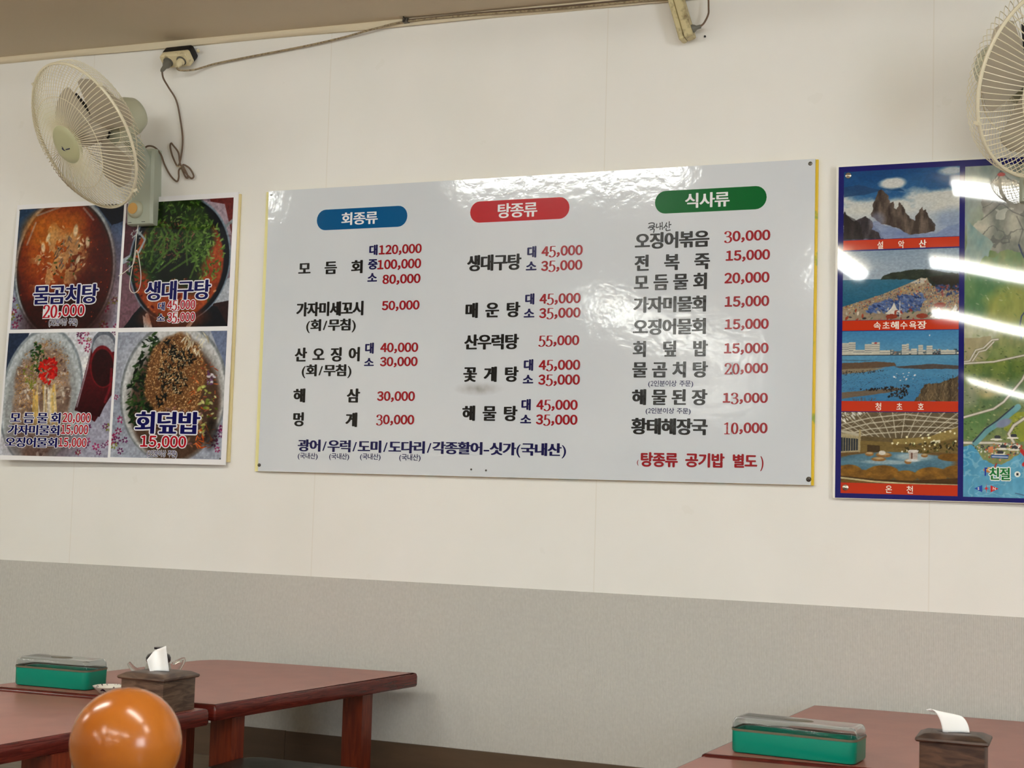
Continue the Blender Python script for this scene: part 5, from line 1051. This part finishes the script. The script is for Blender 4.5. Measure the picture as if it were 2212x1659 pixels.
# ------------------------------------------------------------------ utensil boxes
def utensil_box(x, y, deg, z, label, L=.250, W=.098):
    M = rotz(x, y, z, deg); t = thing('utensil_box', (x, y, z), label, 'utensil box', 'green utensil boxes with clear lids')
    def ring(dw, h, r=.018): return put(M, rrect(L + dw, W + dw, r + dw / 2, h, 7))
    h = .046
    MB().loft([ring(-.016, .0005, .02), ring(-.006, .002), ring(-.0015, .006), ring(0, h), ring(-.004, h), ring(-.007, .006), ring(-.02, .004)]).build('box', M_GREEN, t, 40)
    MB().loft([ring(-.0036, h - .001), ring(.0008, h - .0005), ring(.0008, h + .005), ring(-.0036, h + .005)]).build('lid_rim', M_RIM, t, 40) if False else None
    a = [ring(.0, h + .0005), ring(.0015, h + .001), ring(.0015, h + .006), ring(-.001, h + .007), ring(-.003, h + .018), ring(-.007, h + .0235), ring(-.014, h + .0265), ring(-.03, h + .0275)]
    i_ = [ring(-.034, h + .0255), ring(-.018, h + .0245), ring(-.011, h + .0215), ring(-.007, h + .016), ring(-.005, h + .006), ring(-.004, h + .0005)]
    b = MB(); b.loft(a + []); n = len(a[0]); b2 = MB(); b2.loft(a, False, True); 
    b2.loft(i_[::-1], False, True); N = len(a) * n
    # bottom rim ring joining outside and inside skins
    for j in range(n): b2.f.append((N + j, N + (j + 1) % n, (j + 1) % n, j))
    # inner skin must face inwards
    k0 = sum(1 for _ in range(0)); fs = []
    for f in b2.f: fs.append(tuple(reversed(f)) if min(f) >= N and max(f) >= N and all(q >= N for q in f) else f)
    b2.f = fs
    lid = b2.build('lid', M_CLEAR, t, 40); lid['label'] = 'clear plastic lid'
    b = MB(); b.loft([ring(.0026, h + .0008), ring(.0030, h + .0052), ring(.0018, h + .0052), ring(.0018, h + .0008), ring(.0026, h + .0008)], False, False).build('rim_band', M_RIM, lid, 40)
    K = M @ Matrix.Translation((0, 0, h + .0276)) @ Matrix.Diagonal((1.9, 1, 1, 1)); MB().lathe([(.017, 0), (.016, .0006), (.0, .0006)], K, 30).build('lid_recess', M_RIM, lid)
    return t
utensil_box(-2.582, -.893, 2.5, TZ, 'green utensil box with clear lid left of the floral dish', .228)
utensil_box(-.664, -.876, -4.5, TZ, 'green utensil box with clear lid left of the right tissue box', .268, .102)

# ------------------------------------------------------------------ tissue boxes
def tissue_box(x, y, z, W, D, H, deg, wood_m, label, flare, sheet_fn):
    M = rotz(x, y, z, deg); t = thing('tissue_box', (x, y, z), label, 'tissue box', 'wood grain tissue boxes')
    body = MB(); body.loft([put(M, rrect(W, D, .003, h, 2)) for h in (.0015, H - .012)])
    for sx, sy in ((1, 1), (-1, 1), (-1, -1), (1, -1)): body.box((sx * (W / 2 - .012) - .006, sy * (D / 2 - .012) - .006, 0), (sx * (W / 2 - .012) + .006, sy * (D / 2 - .012) + .006, .0016), M)
    body.build('box_body', wood_m, t, 30)
    lid = MB(); o = .008
    lid.loft([put(M, rrect(W + 2 * a, D + 2 * a, .004, h, 2)) for a, h in ((.001, H - .0125), (o - .002, H - .011), (o, H - .008), (o - .001, H - .004), (-flare * .4, H + .003), (-flare, H + .0045))]); l_ = lid.build('box_lid', wood_m, t, 30)
    K = M @ Matrix.Translation((0, 0, H + .0046)) @ Matrix.Diagonal((1, .32, 1, 1)); MB().lathe([(.032, 0), (.031, .0004), (0, .0004)], K, 24).build('slot', M_BLACK, l_)
    rows = sheet_fn(M, H); n = len(rows[0]); vs = [p for r in rows for p in r]; fs = [(i * n + j, i * n + j + 1, (i + 1) * n + j + 1, (i + 1) * n + j) for i in range(len(rows) - 1) for j in range(n - 1)]
    b = MB().add(vs, fs); ob = b.build('tissue', M_TISSUE, t, 60); ob['label'] = 'white tissue sticking up'
    md = ob.modifiers.new('thick', 'SOLIDIFY'); md.thickness = .0007
    return t
def tissue_up(M, H):
    M = M @ Matrix.Rotation(math.radians(34), 4, 'Z'); rows = []
    for i in range(11):
        v = i / 10; row = []
        for j in range(15):
            u = j / 14 * 2 - 1
            x = u * (.0225 - .001 * v) - .009 * v + .002; y = .010 * math.cos(u * 2.6 + .6) * (.5 + v) - .006; z = H + .003 + v * (.052 + .011 * u - .010 * max(0, -u - .35) * 2)
            row.append(M @ Vector((x, y, z)))
        rows.append(row)
    return rows
def tissue_fold(M, H):
    rows = []
    for i in range(13):
        v = i / 12; row = []
        for j in range(13):
            u = j / 12 * 2 - 1
            x = u * .024 + .004 - .030 * v ** 1.7; y = .012 * math.sin(u * 1.5) - .020 * math.sin(v * 1.4) * (.4 - u * .3) ; z = H + .003 + .040 * math.sin(v * 1.75) - .008 * u * v - .004 * max(0, v - .8) * 5
            row.append(M @ Vector((x, y, z)))
        rows.append(row)
    return rows
tissue_box(-2.160, -1.056, TZ - .007, .124, .124, .088, -2, M_TWOOD, 'square wood grain tissue box behind the orange ball', .016, tissue_up)
tissue_box(-.330, -1.040, TZ - .004, .120, .092, .100, 1.5, M_TWOOD2, 'narrow dark wood grain tissue box at the lower right edge', .018, tissue_fold)

# ------------------------------------------------------------------ sauce pot and floral dish
t = thing('sauce_pot', (-2.423, -.696, TZ), 'small clear sauce pot with black domed lid behind the left tissue box', 'sauce pot')
M = Matrix.Translation((-2.423, -.696, TZ)); bd = MB().lathe([(0, .0005), (.030, .0005), (.036, .004), (.038, .016), (.036, .034), (.031, .050), (.029, .056), (.027, .056), (.029, .048), (.034, .033), (.036, .016), (.033, .005), (0, .004)], M).build('pot_body', M_JAR, t)
MB().tube(spline([(-2.453, -.714, TZ + .018), (-2.476, -.729, TZ + .034), (-2.489, -.737, TZ + .052)], 5), .011, 12, r2=.005).build('spout', M_JAR, bd)
b = MB(); b.tube(spline([(-2.391, -.676, TZ + .050), (-2.366, -.660, TZ + .064), (-2.375, -.666, TZ + .036), (-2.387, -.673, TZ + .020)], 5), .0042, 8).build('handle', M_JAR, bd)
ld = MB().lathe([(.0, .054), (.030, .054), (.0325, .058), (.033, .066), (.029, .074), (.020, .079), (.007, .081), (.007, .088), (.0125, .089), (.0128, .094), (0, .095)], M).build('pot_lid', M_JARLID, t)
t = thing('floral_dish', (-2.388, -.944, TZ), 'small shallow dish with floral rim beside the left utensil box', 'dish')
b = MB().lathe([(0, .001), (.020, .0005), (.024, .003), (.034, .012), (.041, .019), (.042, .0205), (.040, .020), (.033, .0135), (.022, .005), (0, .004)], Matrix.Translation((-2.388, -.944, TZ))); b.build('bowl', M_DISH, t)

# ------------------------------------------------------------------ orange ball on a post, nearest the camera
bx, by, bz, br = -.946, -2.794, .5915, .0555
t = thing('newel_post', (bx, by, 0), 'large glossy orange wooden ball in front of the left tables', 'post')
MB().lathe([(0, br), (br * .12, br * .985)] + [(br * math.sin(a), br * math.cos(a) * (1.0 if a < 1.6 else 1.0)) for a in [math.pi * k / 28 for k in range(2, 27)]] + [(.016, -br * .97), (0, -br * .97)], Matrix.Translation((bx, by, bz)), 64).build('ball_finial', M_LACQ, t, 60)
MB().lathe([(0, bz - br * .96), (.018, bz - br * .96), (.020, bz - br - .012), (.036, bz - br - .02), (.040, bz - br - .035), (.034, bz - br - .05), (.034, .05), (.045, .04), (.045, 0), (0, 0)], Matrix.Translation((bx, by, 0)), 36).build('post_shaft', M_LACQ, t, 40)

# ------------------------------------------------------------------ floor cushions between the table legs
def cushion(x, y, z, deg, w, h, label):
    M = rotz(x, y, z, deg); t = thing('floor_cushion', (x, y, z), label, 'cushion', 'dark floor cushions in a pile')
    rings = []
    for k, hh in ((.90, 0), (.985, .12), (1.0, .45), (.99, .7), (.95, .88), (.80, .97), (.5, 1.0)): rings.append(put(M, rrect(w * k, w * k * .98, .05, h * hh, 5)))
    MB().loft(rings).build('cover', M_CUSH, t, 60)
    MB().tube(put(M, rrect(w * 1.0, w * .98, .05, h * .42, 5)), .0045, 6, True).build('piping', M_CUSHE, t); return t
for k, (dx_, dy_, dg) in enumerate(((0, 0, -4), (.01, -.01, 3), (0, 0, 0))):
    cushion(-1.885 + dx_, -.965 + dy_, .060 * k, dg, .40, .0595, 'dark floor cushion under the left tables, ' + ('topmost of the pile', 'in the middle of the pile', 'lowest of the pile')[2 - k])
bpy.data.objects.remove(_fo); bpy.data.curves.remove(_fc)
